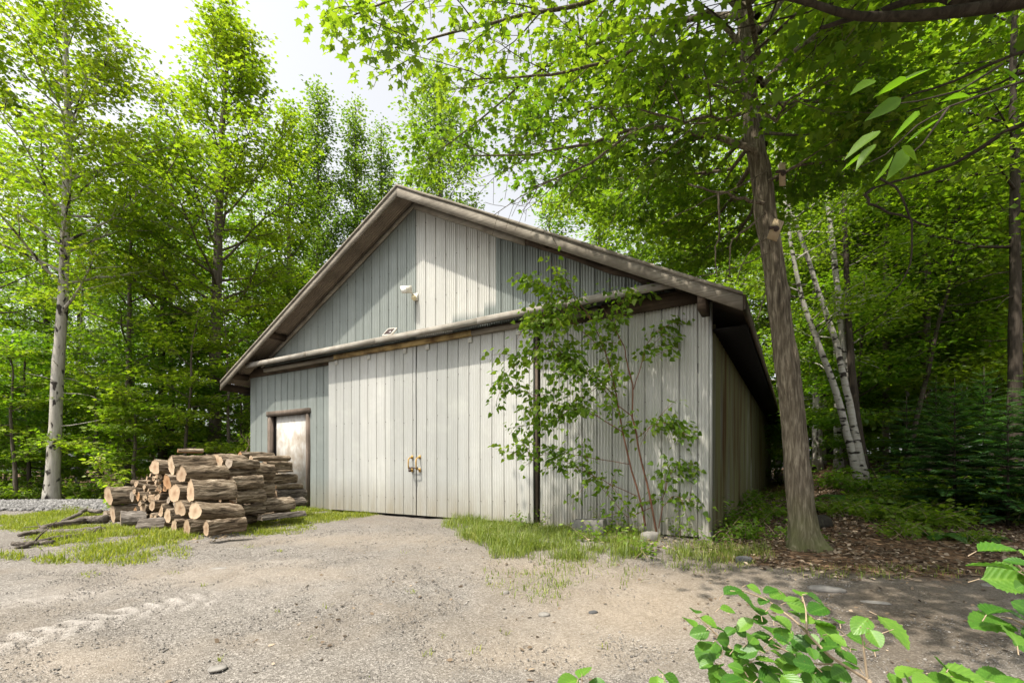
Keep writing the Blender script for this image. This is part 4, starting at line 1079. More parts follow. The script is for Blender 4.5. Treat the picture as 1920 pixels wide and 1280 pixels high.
# ------------------------------------------------------------------ log pile
def log_bark(name, c0, c1, c2):
    m, nt, out = nmat(name)
    v = coords(nt, (30, 4.5, 30))
    n = noise(nt, v, 1.0, 5, .65, dist=.8)
    col = ramp(nt, n, [(.32, c0), (.5, c1), (.68, c2)])
    gi = N_(nt, 'ShaderNodeObjectInfo')
    col = mixc(nt, mth(nt, 'MULTIPLY', gi.outputs['Random'], .45), col, mixc(nt, 1.0, col, (.5, .42, .34), 'MULTIPLY'))
    principled(nt, out, col, .92, .12, n, 1.0, .02)
    return m
LB = log_bark('log_bark', (.022, .016, .010), (.18, .14, .098), (.42, .355, .27))
LBW = log_bark('weathered_log_bark', (.03, .025, .02), (.115, .10, .085), (.25, .225, .195))
def cut_mat(name, ca, cb_, cc):
    m, nt, out = nmat(name)
    co = coords(nt)
    w = N_(nt, 'ShaderNodeTexWave'); w.wave_type = 'RINGS'; w.rings_direction = 'Y'; w.inputs['Scale'].default_value = 22
    w.inputs['Distortion'].default_value = 3.0; w.inputs['Detail'].default_value = 2; nt.links.new(co, w.inputs['Vector'])
    col = ramp(nt, attr(nt, 'tone'), [(0, cb_), (.45, ca), (.9, ca), (1, cc)])
    col = mixc(nt, mth(nt, 'MULTIPLY', w.outputs['Fac'], .35), col, mixc(nt, 1.0, col, (.7, .6, .5), 'MULTIPLY'))
    n = noise(nt, co, 16, 4, .6)
    gi = N_(nt, 'ShaderNodeObjectInfo')
    col = mixc(nt, ramp(nt, n, [(.45, (0, 0, 0)), (.75, (.6, .6, .6))]), col, cb_)
    col = mixc(nt, mth(nt, 'MULTIPLY', gi.outputs['Random'], .35), col, mixc(nt, 1.0, col, (.75, .6, .5), 'MULTIPLY'))
    principled(nt, out, col, .8, .2, n, .3, .006)
    return m
LC = cut_mat('fresh_cut_wood', (.42, .33, .23), (.30, .205, .13), (.31, .23, .155))
LCW = cut_mat('weathered_cut_wood', (.30, .255, .20), (.22, .18, .14), (.20, .16, .12))
LCO = cut_mat('orange_rotten_wood', (.36, .225, .12), (.27, .14, .065), (.30, .18, .10))
QD = np.array((VD[0], VD[1], 0.0)); O0 = np.array((-4.1, 6.6))
def onrow(px, py, q):
    """point seen at a pixel on the face plane of row q of the pile"""
    k = (px - 960) / F      # X = k Y ; (X-O0).VD = q
    Y = (q + O0 @ VD) / (k * VD[0] + VD[1])
    return np.array((k * Y, Y, CZ + (875 - py) / F * Y))
r = rs(101)
def make_log(c, rad, Ln, axis, label, group=None, bark=LB, cut=LC, ecc=.12, split=None, name='log', cat='log', seed=None, bend=0.0):
    """c: centre of the visible end; axis: direction away from it"""
    q = rs(seed if seed is not None else r.randint(1 << 30))
    axis = np.array(axis, float) + np.array((0, 0, q.randn() * .035)); axis /= np.linalg.norm(axis)
    root = bpy.data.objects.new(name, None); C.objects.link(root); root.empty_display_size = .05
    Yd = Vector(axis); Zd = Vector((0, 0, 1)); Xd = Yd.cross(Zd).normalized(); Zd = Xd.cross(Yd)
    root.matrix_world = Matrix(((Xd.x, Yd.x, Zd.x, c[0]), (Xd.y, Yd.y, Zd.y, c[1]), (Xd.z, Yd.z, Zd.z, c[2]), (0, 0, 0, 1)))
    tag(root, label, cat, group)
    sd = 30 if rad > .05 else 12; nr = 16 if rad > .05 else 6
    a = np.arange(sd) / sd * 2 * np.pi + q.rand() * 6
    prof_ = rad * (1 + ecc * np.cos(2 * (a - q.rand() * 6)) + .06 * np.cos(3 * a + q.rand() * 6) + .05 * np.cos(5 * a + q.rand() * 6))
    X = prof_ * np.cos(a); Z = prof_ * np.sin(a)
    if split:     # cut the round by a plane
        d = split[0] * rad; na = split[1]; nx_, nz_ = math.cos(na), math.sin(na)
        t = X * nx_ + Z * nz_; o_ = np.maximum(t - d, 0); X = X - o_ * nx_; Z = Z - o_ * nz_; flat = t > d - .004
    ys = np.linspace(0, Ln, nr)
    seed_n = q.randint(1000)
    ang = np.arctan2(Z, X)
    AA_, YY_ = np.meshgrid(ang, ys)
    nn = fbm(np.stack([np.cos(AA_) * rad * 42, np.sin(AA_) * rad * 42, YY_ * 7], -1), seed_n, 3)
    ridge = (np.abs(nn - .5) * 2) ** .8
    mag = np.where(flat[None] if split else False, .004, .034) * min(1, rad / .1)
    sc_ = 1 + 0 * AA_ - (1 - ridge) * mag / rad
    bulge = 1 + .05 * (fbm(np.stack([YY_ * 2.5, 0 * YY_, 0 * YY_], -1), seed_n + 5, 2) - .5)
    bx = bend * np.sin(np.pi * ys / Ln)[:, None]
    V = np.stack([X[None] * sc_ * bulge + bx, YY_ + 0 * AA_, Z[None] * sc_ * bulge + bx * .4], -1)
    tilt = (q.rand(2) - .5) * .16
    V[0, :, 1] += X * tilt[0] + Z * tilt[1]; V[-1, :, 1] -= X * tilt[1] + Z * tilt[0]
    i, j = np.meshgrid(np.arange(nr - 1), np.arange(sd), indexing='ij'); j2 = (j + 1) % sd
    qd = np.stack([i * sd + j, (i + 1) * sd + j, (i + 1) * sd + j2, i * sd + j2], -1).reshape(-1, 4)
    mb = MB(); mats = [bark]
    if split:
        mats = [bark, cut]
        fl_ = np.repeat(flat[None] & np.roll(flat, -1)[None], nr - 1, 0).ravel()
        mb.add(V, [qd[~fl_]]); mb.F.append(qd[fl_]); mb.M.append(np.full(fl_.sum(), 1))
    else: mb.add(V, qd)
    mb.build('bark', mats, root, smooth=not split)
    for e, ring in ((0, V[0]), (1, V[-1])):
        cen = ring.mean(0); rg = [ring]; kk = (1, .93, .7, .4, .12)
        Vr = np.concatenate([cen + (ring - cen) * k_ + (np.array((0, (1 if e == 0 else -1) * .004, 0)) if k_ < .95 else 0) + q.randn(sd, 3) * np.array((0, .0018, 0)) for k_ in kk])
        i, j = np.meshgrid(np.arange(len(kk) - 1), np.arange(sd), indexing='ij'); j2 = (j + 1) % sd
        qf = np.stack([i * sd + j, i * sd + j2, (i + 1) * sd + j2, (i + 1) * sd + j], -1).reshape(-1, 4)
        if e: qf = qf[:, ::-1]
        cap_ = (np.arange(sd) + (len(kk) - 1) * sd)[None]
        mb = MB(); mb.add(Vr, [qf, cap_ if e == 0 else cap_[:, ::-1]], 0, np.repeat(np.array([1, .9, .65, .35, .0]), sd))
        mb.build('cut_end', cut, root)
    return root
TAKEN = []
def L_(px, py, pr, q, label, Ln=.46, yaw=0.0, pit=0.0, **k):
    c = onrow(px, py, q); rad = pr / F * c[1]
    g = gz1(c[0], c[1]) + rad * .92
    if c[2] < g: c[2] = g
    ax = np.array((QD[0] * math.cos(yaw) - QD[1] * math.sin(yaw), QD[0] * math.sin(yaw) + QD[1] * math.cos(yaw), pit))
    make_log(c, rad, Ln, ax, label, **k)
    TAKEN.append((c, rad, q))
# front face of the pile
L_(203, 929, 19, 0.0, 'thick log on top of the low left end of the pile', Ln=.52)
L_(211, 962, 17, 0.05, 'pale-ended log at the low left end of the pile, under the thick one', Ln=.55)
L_(197, 980, 12, .12, 'leftmost bottom log of the pile with a dull end', cut=LCW, Ln=.5)
L_(290, 875, 19, .02, 'top left log of the tall pile with a split down its end', Ln=.50, ecc=.2)
L_(321, 872, 18, -.02, 'long log at the very top centre of the pile',Ln=.62, ecc=.2)
L_(340, 889, 18.5, -.06, 'long straight log just below the topmost log in the tall pile',Ln=.62)
L_(313, 903, 17, .03, 'orange ended log left of the middle of the tall pile', cut=LCO, Ln=.5)
L_(327, 924, 21, -.02, 'broad round-ended log in the middle of the tall pile', Ln=.5)
L_(357, 921, 20, -.08, 'long log with a two-lobed end right of the middle of the tall pile',Ln=.62, ecc=.25)
L_(285, 947, 12.5, .04, 'small oval-ended log below the kindling in the pile', Ln=.5)
L_(337, 952, 19, -.04, 'log with a clean tan end in the lower middle of the pile', Ln=.5)
L_(365, 957, 21, -.1, 'big log with a cracked end right above the lowest front log',Ln=.62)
L_(314, 966, 15, .0, 'medium log with a tall oval end, low left in the tall pile', Ln=.5)
L_(301, 957, 13, .05, 'half-round split log beside the medium oval-ended log', split=(.35, 2.6), Ln=.48)
L_(326, 988, 14, -.02, 'short log standing in the grass at the foot of the pile', Ln=.45)
L_(350, 989, 16, -.06, 'squat wide-ended log at the foot of the pile', ecc=.2, Ln=.42)
L_(304, 984, 12, .04, 'small split wedge at the foot of the pile', split=(.2, 2.2), Ln=.45)
L_(386, 990, 16, -.22, 'lowest front log at the right corner of the pile', Ln=.5, ecc=.18, yaw=-.06)
# rows behind, right end
L_(388, 861, 12, .62, 'small log with a pale end beside the topmost log', Ln=.5)
L_(407, 863, 16, .60, 'round-ended log at the top right, its end turned to the viewer', Ln=.5, yaw=.18)
L_(429, 868, 12.5, .66, 'log with a dull end on the top right shoulder of the pile', cut=LCW, Ln=.48)
L_(419, 888, 13.5, .62, 'oval-ended log under the round-ended one, right of the long logs', Ln=.5)
L_(433, 906, 14.5, .60, 'tilted oval-ended log in the right half of the pile', Ln=.5)
L_(439, 932, 12, .62, 'small oval-ended log low in the right half of the pile', Ln=.5)
L_(456, 886, 21, 1.05, 'thickest log on the right shoulder of the pile', Ln=.50)
L_(458, 919, 18, 1.05, 'log with an orange heart in its end under the thickest right-hand log', Ln=.48)
L_(455, 950, 13, 1.0, 'short pale split log under the orange-hearted log', split=(.3, 2.9), Ln=.45)
L_(470, 950, 17, 1.02, 'rotten log with a crumbling orange end at the right side of the pile', cut=LCO, Ln=.72, yaw=-.05, ecc=.2)
L_(487, 972, 10, .98, 'flat slab of bark-covered wood lying in the grass right of the pile', Ln=.80, split=(.3, -1.57), bark=LBW, cut=LCW, yaw=-.04, pit=.02)
L_(497, 972, 6, 1.55, 'thin broken limb lying in the grass at the right end of the pile', Ln=.8, bark=LBW, cut=LCW, yaw=-.05)
L_(449, 852, 8, 1.3, 'thin log with an orange end on top of the right side of the pile', cut=LCO, Ln=.65)
L_(470, 859, 8, 1.25, 'long thin log lying along the top right of the pile', Ln=.72, yaw=-.04)
L_(495, 873, 11, 1.85, 'smooth log end sticking out at the top right towards the small door', Ln=.55)
L_(506, 898, 10.5, 1.95, 'short log with a pale end in front of the small door', Ln=.55)
L_(514, 912, 7, 2.0, 'thin log below the short pale-ended one in front of the small door', cut=LCO, Ln=.6)
L_(514, 927, 13, 2.0, 'dark thick log low in front of the small door', Ln=.66, bark=LBW)
L_(508, 945, 11, 1.8, 'dark log resting on the grass in front of the small door', Ln=.7, bark=LBW)
L_(506, 884, 3.2, 1.9, 'thin stick lying across the logs in front of the small door', Ln=.48, name='stick', cat='stick')
L_(508, 879, 3.0, 1.95, 'knobbly short stick on the logs in front of the small door', Ln=.4, name='stick', cat='stick')
L_(284, 849, 8, .35, 'broken orange piece of wood lying on top of the pile', Ln=.35, cut=LCO, yaw=.3) if False else None
L_(333, 846, 7, .15, 'broken orange slab of wood lying on the very top of the pile', Ln=.35, cut=LCO, split=(.2, -1.4), yaw=-.2)
L_(246, 904, 6, .3, 'short curved stick lying on the thick left log', Ln=.3, name='stick', cat='stick', cut=LCO, yaw=-.5)
# weathered chunks in front
c = onrow(226, 977, -.12); make_log(c + np.array((0, 0, .02)), .19, .34, (.75, .62, .0), 'grey weathered stump chunk lying in front of the low left end of the pile', bark=LBW, cut=LCW, ecc=.2, name='stump_chunk', cat='stump')
c = onrow(262, 985, -.16); make_log(c, .125, .40, (.9, .15, .02), 'gnarled grey log with flaking bark lying in the grass before the pile', bark=LBW, cut=LCW, ecc=.22, name='log', cat='log')
# kindling
for i in range(46):
    px = 250 + r.rand() * 62; py = 884 + r.rand() * 66
    if py < 905 - (px - 250) * .5 and px < 270: continue
    pr = 3.2 + r.rand() * 4.5
    c = onrow(px, py, .10 + r.rand() * .14)
    make_log(c, pr / F * c[1], .34 + .12 * r.rand(), QD + np.array((r.randn() * .25, r.randn() * .1, r.randn() * .12)), 'one of the small kindling sticks stuffed into the front of the pile',
             'kindling in the front of the pile', name='kindling_stick', cat='kindling', split=(.1 + .4 * r.rand(), r.rand() * 6.28) if i % 2 else None)
# hidden courses that carry the visible logs
FL = 'one of the plain logs filling the gaps between bigger logs of the pile'
for q, p0, p1, zt0 in ((.02, -3.05, -2.3, .50), (.02, -2.2, -.15, .98), (.62, -2.9, -.75, .92), (1.25, -2.6, -1.5, .92), (1.9, -2.9, -1.85, .75)):
    row = 0; z = -.02
    while z < zt0:
        for p in np.arange(p0 + (row % 2) * .11, (p1 - .06 * row if q > .5 or p0 < -2.5 else -.30 - .50 * z), .215):
            xy = O0 + UD * p + VD * (q + .10 + .05 * r.rand()); rad = .088 + .022 * r.rand()
            g = gz1(*xy)
            c = np.array((xy[0], xy[1], g + rad + z + .02 + .03 * r.randn())); rad *= .75 + .5 * r.rand()
            if any(abs(t[2] - q) < .2 and np.hypot((c[0] - t[0][0]) * UD[0] + (c[1] - t[0][1]) * UD[1], c[2] - t[0][2]) < (t[1] + rad) * .80 for t in TAKEN): continue
            make_log(c, rad, .40, QD + (np.array((r.randn() * .05, 0, r.randn() * .03)) if q < .5 else np.array((r.randn() * .26 - .06, -.1 * abs(r.randn()), r.randn() * .06))), FL, 'filler logs of the pile', cut=(LC, LC, LCW, LCO)[r.randint(4)], bark=LB)
            TAKEN.append((c, rad, q))
        z += .185; row += 1
# long branches lying left of the pile
def branch_thing(pts, r0, r1, label, mat=LBW, Y0=None, side=0):
    w = []
    for px, py, h in pts:
        g = G(px, py); w.append((g[0], g[1], g[2] + h))
    w = np.array(w); t0 = np.linspace(0, 1, len(w)); s = np.linspace(0, 1, 26)
    q = np.stack([np.interp(s, t0, w[:, i]) for i in range(3)], -1); base = q[0].copy()
    q += (fbm(np.stack([s[:, None] * 9 + np.arange(3) * 7 + r0 * 333, np.zeros((26, 3)), np.zeros((26, 3))], -1), 12, 2) - .5) * np.array((.10, .10, .03))
    root = empty('fallen_branch', tuple(base), label=label, cat='branch')
    mb = MB(); rad = np.linspace(r0, r1, 26)
    mb.tube(q - base, rad, 14, disp=1 + (fbm(np.stack([np.repeat(s[:, None] * 30, 14, 1), np.tile(np.arange(14) * .9, (26, 1)), np.zeros((26, 14))], -1), 3) - .5) * .3)
    for k in range(side):
        i = 6 + int(r.rand() * 16); d = (r.randn(), r.randn(), .25)
        mb.tube(curve((q - base)[i], d, .25 + .2 * r.rand(), 3, r, .3, .2), [.012, .01, .006, .004], 5)
    mb.build('limb', mat, root, smooth=True)
branch_thing([(196, 985, .12), (160, 985, .10), (120, 990, .07), (85, 995, .06), (62, 1005, .06), (36, 1010, .05)], .075, .025, 'long thick dead branch reaching left from the log pile', side=3)
branch_thing([(192, 1000, .05), (150, 1003, .05), (110, 1003, .05), (60, 1003, .05)], .065, .035, 'pale dead branch lying behind the lowest branch, left of the pile')
branch_thing([(195, 996, .03), (150, 1008, .03), (100, 1014, .03), (60, 1022, .03), (26, 1022, .02)], .04, .025, 'smooth lowest branch lying along the edge of the grass left of the pile', LBW, side=1)
branch_thing([(100, 1020, .02), (70, 1022, .03), (30, 1030, .02)], .035, .02, 'short broken branch at the far left end of the branches', LBW)
branch_thing([(190, 968, .10), (160, 966, .12), (145, 974, .10), (120, 984, .06)], .04, .03, 'curved smooth branch on top of the others left of the pile', LBW)
# ------------------------------------------------------------------ grass, stones, litter
def scatter(n, x0, x1, y0, y1, dens, r):
    """points on the ground kept with probability dens(px,py,x,y)"""
    x = x0 + (x1 - x0) * r.rand(n); y = y0 + (y1 - y0) * r.rand(n)
    z = gz(x, y); px, py = topx(x, np.maximum(y, .5), z)
    k = r.rand(n) < dens(px, py, x, y)
    return x[k], y[k], z[k], px[k], py[k]
M_GRASS = leaf_mat('grass_blade', (.10, .14, .018), (.185, .22, .028), (.32, .31, .06), trans=.45)
M_DRYG = leaf_mat('dry_grass_blade', (.085, .13, .02), (.155, .205, .035), (.27, .27, .09), trans=.4)
def blades(mb, x, y, z, h, r, width=.006, lean=.5):
    n = len(x); az = r.rand(n) * 6.283; ln = np.abs(r.randn(n)) * lean
    d = np.stack([np.cos(az), np.sin(az), 0 * az], -1); s = np.stack([-np.sin(az), np.cos(az), 0 * az], -1) * (width * (.6 + .8 * r.rand(n)))[:, None]
    b = np.stack([x, y, z - .01], -1); up = np.array((0, 0, 1.0))
    m = b + up * (h * .6)[:, None] + d * (h * ln * .35)[:, None]; t = b + up * (h * (1 - .25 * ln.clip(0, 1.5)))[:, None] + d * (h * ln)[:, None]
    V = np.stack([b - s, b + s, m + s * .7, m - s * .7, t], 1)
    k = np.arange(n)[:, None] * 5
    mb.add(V, [np.concatenate([k, k + 1, k + 2, k + 3], 1), np.concatenate([k + 3, k + 2, k + 4], 1)], 0, np.repeat(np.clip(.5 + r.randn(n) * .25, 0, 1), 5))
def E(px, py, cx, cy, rx, ry): return np.clip(1.6 - 1.6 * (((px - cx) / rx) ** 2 + ((py - cy) / ry) ** 2), 0, 1)
def nz(x, y, f, s): return fbm(np.stack([x * f, y * f, 0 * x], -1), s, 3)
r = rs(201); mb = MB()
def d_left(px, py, x, y):
    m = np.maximum.reduce([E(px, py, 60, 975, 110, 26), E(px, py, 190, 1012, 160, 34), 1.3 * E(px, py, 290, 1003, 110, 15), E(px, py, 270, 1008, 90, 24), E(px, py, 215, 1048, 95, 14), E(px, py, 240, 1030, 70, 22), .9 * E(px, py, 20, 1043, 34, 9), .9 * E(px, py, 97, 1052, 42, 11), E(px, py, 140, 960, 70, 14),
                           E(px, py, 490, 982, 120, 24), E(px, py, 580, 966, 95, 17), .9 * E(px, py, 650, 963, 70, 9), E(px, py, 440, 990, 60, 10), .5 * E(px, py, 330, 1035, 40, 14)])
    return m * np.clip((nz(x, y, 2.2, 5) - .22) * 4.5, 0, 1)
x, y, z, px, py = scatter(240000, -10.5, -2.0, 4.3, 12.6, d_left, r)
blades(mb, x, y, z, (.025 + .085 * r.rand(len(x)) ** 1.5) * (.45 + nz(x, y, 1.5, 8)) * (.35 + .75 * d_left(px, py, x, y)) * (.6 + .9 * nz(x, y, 9, 18)), r, .0042, 1.0)
def d_tuft(px, py, x, y):
    m = 0
    for cx, cy, rx, ry in ((335, 1076, 24, 5), (170, 1078, 22, 6), (520, 1032, 12, 3), (385, 1098, 9, 3), (470, 1025, 20, 3), (612, 1136, 10, 4), (522, 1146, 8, 4), (580, 1198, 8, 4), (410, 1236, 7, 5), (832, 1194, 18, 5), (880, 1220, 30, 6), (800, 1225, 14, 6), (950, 1185, 16, 5), (1140, 1210, 14, 10), (1120, 1180, 10, 10), (770, 1110, 12, 4), (760, 1036, 14, 4), (800, 1040, 10, 4), (690, 1270, 10, 4), (930, 1100, 22, 7)):
        m = np.maximum(m, E(px, py, cx, cy, rx, ry))
    return m * np.clip((nz(x, y, 9, 5) - .3) * 3, 0, 1)
x, y, z, px, py = scatter(300000, -5, 2.2, 2.0, 7, d_tuft, r); k = r.rand(len(x)) < .30
blades(mb, x[k], y[k], z[k], .02 + .035 * r.rand(k.sum()), r, .0028, 1.2)
g1 = mb.build('grass', M_GRASS); tag(g1, 'bright green grass growing around the log pile and along the left foot of the shed', 'grass', kind='stuff')
mb = MB()
def d_right(px, py, x, y):
    m = np.maximum.reduce([E(px, py, 900, 985, 75, 14), E(px, py, 960, 1000, 110, 30), E(px, py, 1030, 1030, 120, 45), .75 * E(px, py, 960, 1085, 60, 40), .55 * E(px, py, 1100, 1075, 120, 35), .8 * E(px, py, 1150, 1020, 90, 35), .45 * E(px, py, 1330, 1050, 110, 28), .45 * E(px, py, 1640, 1075, 230, 14), .5 * E(px, py, 1400, 1040, 60, 20), .6 * E(px, py, 1030, 1110, 60, 25)])
    return m * np.clip((nz(x, y, 3.0, 15) - .30) * 3.0, 0, 1)
x, y, z, px, py = scatter(210000, -1.5, 5.5, 3.3, 9.4, d_right, r); k = r.rand(len(x)) < np.where(py < 1050, .95, .4)
x, y, z, py = x[k], y[k], z[k], py[k]
blades(mb, x, y, z, (.05 + .15 * r.rand(len(x)) ** 1.3) * (.4 + 1.1 * nz(x, y, 1.5, 8)) * (.5 + nz(x, y, 9, 19)) * np.where(py > 1055, .5, 1), r, .0036, .8)
g2 = mb.build('grass', M_DRYG); tag(g2, 'thin yellowish grass growing in front of the right half of the shed', 'grass', kind='stuff')
# gravel: loose stones
r = rs(202)
ico = np.array([(0, 0, 1), (.9, 0, .4), (.28, .85, .4), (-.73, .53, .4), (-.73, -.53, .4), (.28, -.85, .4), (.73, .53, -.4), (-.28, .85, -.4), (-.9, 0, -.4), (-.28, -.85, -.4), (.73, -.53, -.4), (0, 0, -1)])
icf = np.array([(0, 1, 2), (0, 2, 3), (0, 3, 4), (0, 4, 5), (0, 5, 1), (1, 6, 2), (2, 7, 3), (3, 8, 4), (4, 9, 5), (5, 10, 1), (6, 7, 2), (7, 8, 3), (8, 9, 4), (9, 10, 5), (10, 6, 1)])
def stones(mb, x, y, z, s, r, flat=.6):
    n = len(x); az = r.rand(n) * 6.283; c, s_ = np.cos(az), np.sin(az)
    k = ico[None] * (1 + .35 * (r.rand(n, 12, 1) - .5)) * np.stack([np.ones(n), .6 + .4 * r.rand(n), flat * (.6 + .6 * r.rand(n))], -1)[:, None]
    V = np.stack([k[..., 0] * c[:, None] - k[..., 1] * s_[:, None], k[..., 0] * s_[:, None] + k[..., 1] * c[:, None], k[..., 2]], -1) * s[:, None, None]
    V = V + np.stack([x, y, z + s * .15], -1)[:, None]
    mb.add(V, (icf[None] + (np.arange(n) * 12)[:, None, None]).reshape(-1, 3), 0, np.repeat(r.rand(n), 12))
def stone_mat(name, st):
    m, nt, out = nmat(name); c = ramp(nt, attr(nt, 'tone'), st)
    n = noise(nt, coords(nt), 90, 3); principled(nt, out, mixc(nt, mth(nt, 'MULTIPLY', n, .4), c, mixc(nt, 1.0, c, (.6, .6, .6), 'MULTIPLY')), .85, .25); return m
M_STONE = stone_mat('gravel_stone', [(0, (.08, .073, .066)), (.5, (.155, .143, .128)), (.85, (.215, .20, .18)), (1, (.32, .30, .273))])
mb = MB()
def d_grav(px, py, x, y):
    inv = np.clip((px + 60) / 40, 0, 1) * np.clip((1980 - px) / 40, 0, 1) * np.clip((1330 - py) / 20, 0, 1)
    b = np.interp(px, [0, 1250, 1340, 1440, 1560, 1750, 1960], [960, 985, 1030, 1062, 1085, 1092, 1100])
    return inv * (py > b) * np.clip(.35 + (nz(x, y, 1.3, 25) - .4) * 2.2, .08, 1)
x, y, z, px, py = scatter(70000, -5, 3.6, 1.6, 5.2, d_grav, r)
stones(mb, x, y, z, .003 + .0045 * r.rand(len(x)) ** 2.2 + .006 * (r.rand(len(x)) > .975), r)
x, y, z, px, py = scatter(22000, -6.5, 4, 5.2, 9, d_grav, r)
stones(mb, x, y, z, .005 + .007 * r.rand(len(x)) ** 3, r)
g = mb.build('gravel', M_STONE); tag(g, 'loose grey gravel scattered over the driveway', 'gravel', kind='stuff')
mb = MB()
x, y, z, px, py = scatter(26000, -16, -7.5, 10.6, 12.7, lambda px, py, x, y: np.clip(1.3 - np.abs(y - 11.6) / .8, 0, 1) * sst(-7.8, -9.2, x), r)
stones(mb, x, y, z + .02, .018 + .03 * r.rand(len(x)), r, .8)
g = mb.build('crushed_stone', stone_mat('crushed_stone', [(0, (.09, .087, .083)), (.6, (.17, .165, .16)), (1, (.28, .27, .26))])); tag(g, 'low bank of pale crushed stone along the edge of the left woods', 'crushed stone', kind='stuff')
# single flat stones
M_SLAB = plain('flat_field_stone', (.19, .178, .16), .9, .2, 0, .3, 9)
for px, py, sx, sy, sz, rz, lb in ((1548, 1106, .145, .055, .03, -.5, 'long pale flat stone half buried at the edge of the leaf litter'), (1020, 1153, .045, .035, .018, .2, 'small pale round stone on the sandy gravel in the foreground'),
                                   (1112, 1150, .04, .025, .02, .6, 'small dark flat stone right of the pale round stone'), (408, 1253, .05, .04, .012, .5, 'pale flat chip of stone at the bottom left of the driveway'),
                                   (949, 1112, .028, .018, .02, .1, 'small upright pale pebble below the grass strip'), (1640, 1130, .12, .04, .012, -.3, 'flat grey stone lying level with the shaded soil'),
                                   (1395, 1052, .09, .07, .05, .3, 'dark rock at the edge of the undergrowth beside the big maple'), (410, 1066, .09, .05, .012, .1, 'flat pale stone flush with the gravel below the log pile'),
                                   (1218, 1012, .13, .10, .10, .4, 'lumpy pale rock at the foot of the sapling'), (1860, 1098, .10, .05, .02, .2, 'flat stone in the shade under the hazel twigs at the right edge')):
    g = G(px, py); q = rs(int(px)); n1, n2 = 16, 9
    th, ph = np.meshgrid(np.arange(n1) / n1 * 6.283, np.linspace(.05, np.pi - .05, n2), indexing='ij')
    d = np.stack([np.cos(th) * np.sin(ph), np.sin(th) * np.sin(ph), np.cos(ph)], -1)
    d = np.sign(d) * np.abs(d) ** .75 * (1 + .45 * (fbm(d * 1.6 + px, 3, 3) - .5)[..., None]) * np.array((sx, sy, sz))
    i, j = np.meshgrid(np.arange(n1), np.arange(n2 - 1), indexing='ij'); i2 = (i + 1) % n1
    mb = MB(); mb.add(d, [np.stack([i * n2 + j, i * n2 + j + 1, i2 * n2 + j + 1, i2 * n2 + j], -1).reshape(-1, 4), (np.arange(n1) * n2)[None], (np.arange(n1)[::-1] * n2 + n2 - 1)[None]])
    o = mb.build('stone', M_SLAB if 'dark' not in lb else plain('dark_rock', (.07, .07, .07), .9, .2), smooth=True, loc=(g[0], g[1], g[2] + sz * .25)); o.rotation_euler = (0, 0, rz); tag(o, lb, 'stone')
# leaf litter
M_LIT = leaf_mat('dry_fallen_leaf', (.05, .037, .026), (.16, .12, .082), (.42, .34, .25), trans=.12, tcol=(1, .9, .7), rough=.8, spec=.1)
r = rs(203); mb = MB()
def d_lit(px, py, x, y):
    u, v = wb(x, y)
    b = np.interp(px, [1250, 1340, 1440, 1560, 1750, 1960], [1010, 1040, 1062, 1080, 1086, 1094])
    return (px > 1290) * (px < 2050) * ((u > W + .02) | (v < -.1)) * np.clip((b + 12 - py) / 25, .0, 1) * np.clip(.3 + (nz(x, y, 1.8, 35) - .35) * 3, .12, 1) + (px > 1060) * (px < 1340) * (py < 1035) * (v < -.02) * .25
x, y, z, px, py = scatter(75000, 1, 14, 4.3, 13, d_lit, r); n = len(x)
A = r.randn(n, 3); A[:, 2] *= .25
add_leaves(mb, np.stack([x, y, z + .008 + .02 * r.rand(n)], -1), A, np.array((0, 0, 1.)) + r.randn(n, 3) * .38, .03 + .04 * r.rand(n), T_OVAL, np.clip(.45 + r.randn(n) * .28, 0, 1))
x, y, z, px, py = scatter(1500, -2, 5, 2.4, 6, lambda px, py, x, y: .25 + .5 * (px > 1300), r); n = len(x)
A = r.randn(n, 3); A[:, 2] *= .2
add_leaves(mb, np.stack([x, y, z + .006], -1), A, np.array((0, 0, 1.)) + r.randn(n, 3) * .3, .02 + .03 * r.rand(n), T_OVAL, np.clip(.4 + r.randn(n) * .25, 0, 1))
g = mb.build('leaf_litter', M_LIT); tag(g, 'brown fallen leaves covering the ground around the big maple', 'leaf litter', kind='stuff')

M_CHIP = leaf_mat('wood_chip', (.10, .07, .045), (.26, .19, .12), (.42, .33, .22), trans=.05, rough=.9, spec=.1)
r = rs(204); x, y, z, px, py = scatter(9000, -7.5, -3.2, 6.0, 9.5, lambda px, py, x, y: .25 * np.maximum(E(px, py, 340, 1002, 130, 18), E(px, py, 480, 985, 70, 14)), r); n = len(x)
mb = MB(); A = r.randn(n, 3); A[:, 2] *= .2
add_leaves(mb, np.stack([x, y, z + .012], -1), A, np.array((0, 0, 1.)) + r.randn(n, 3) * .4, .02 + .05 * r.rand(n), T_DIA, np.clip(.5 + r.randn(n) * .3, 0, 1))
g = mb.build('wood_chips', M_CHIP); tag(g, 'bark crumbs and wood chips strewn at the foot of the log pile', 'wood chips', kind='stuff')

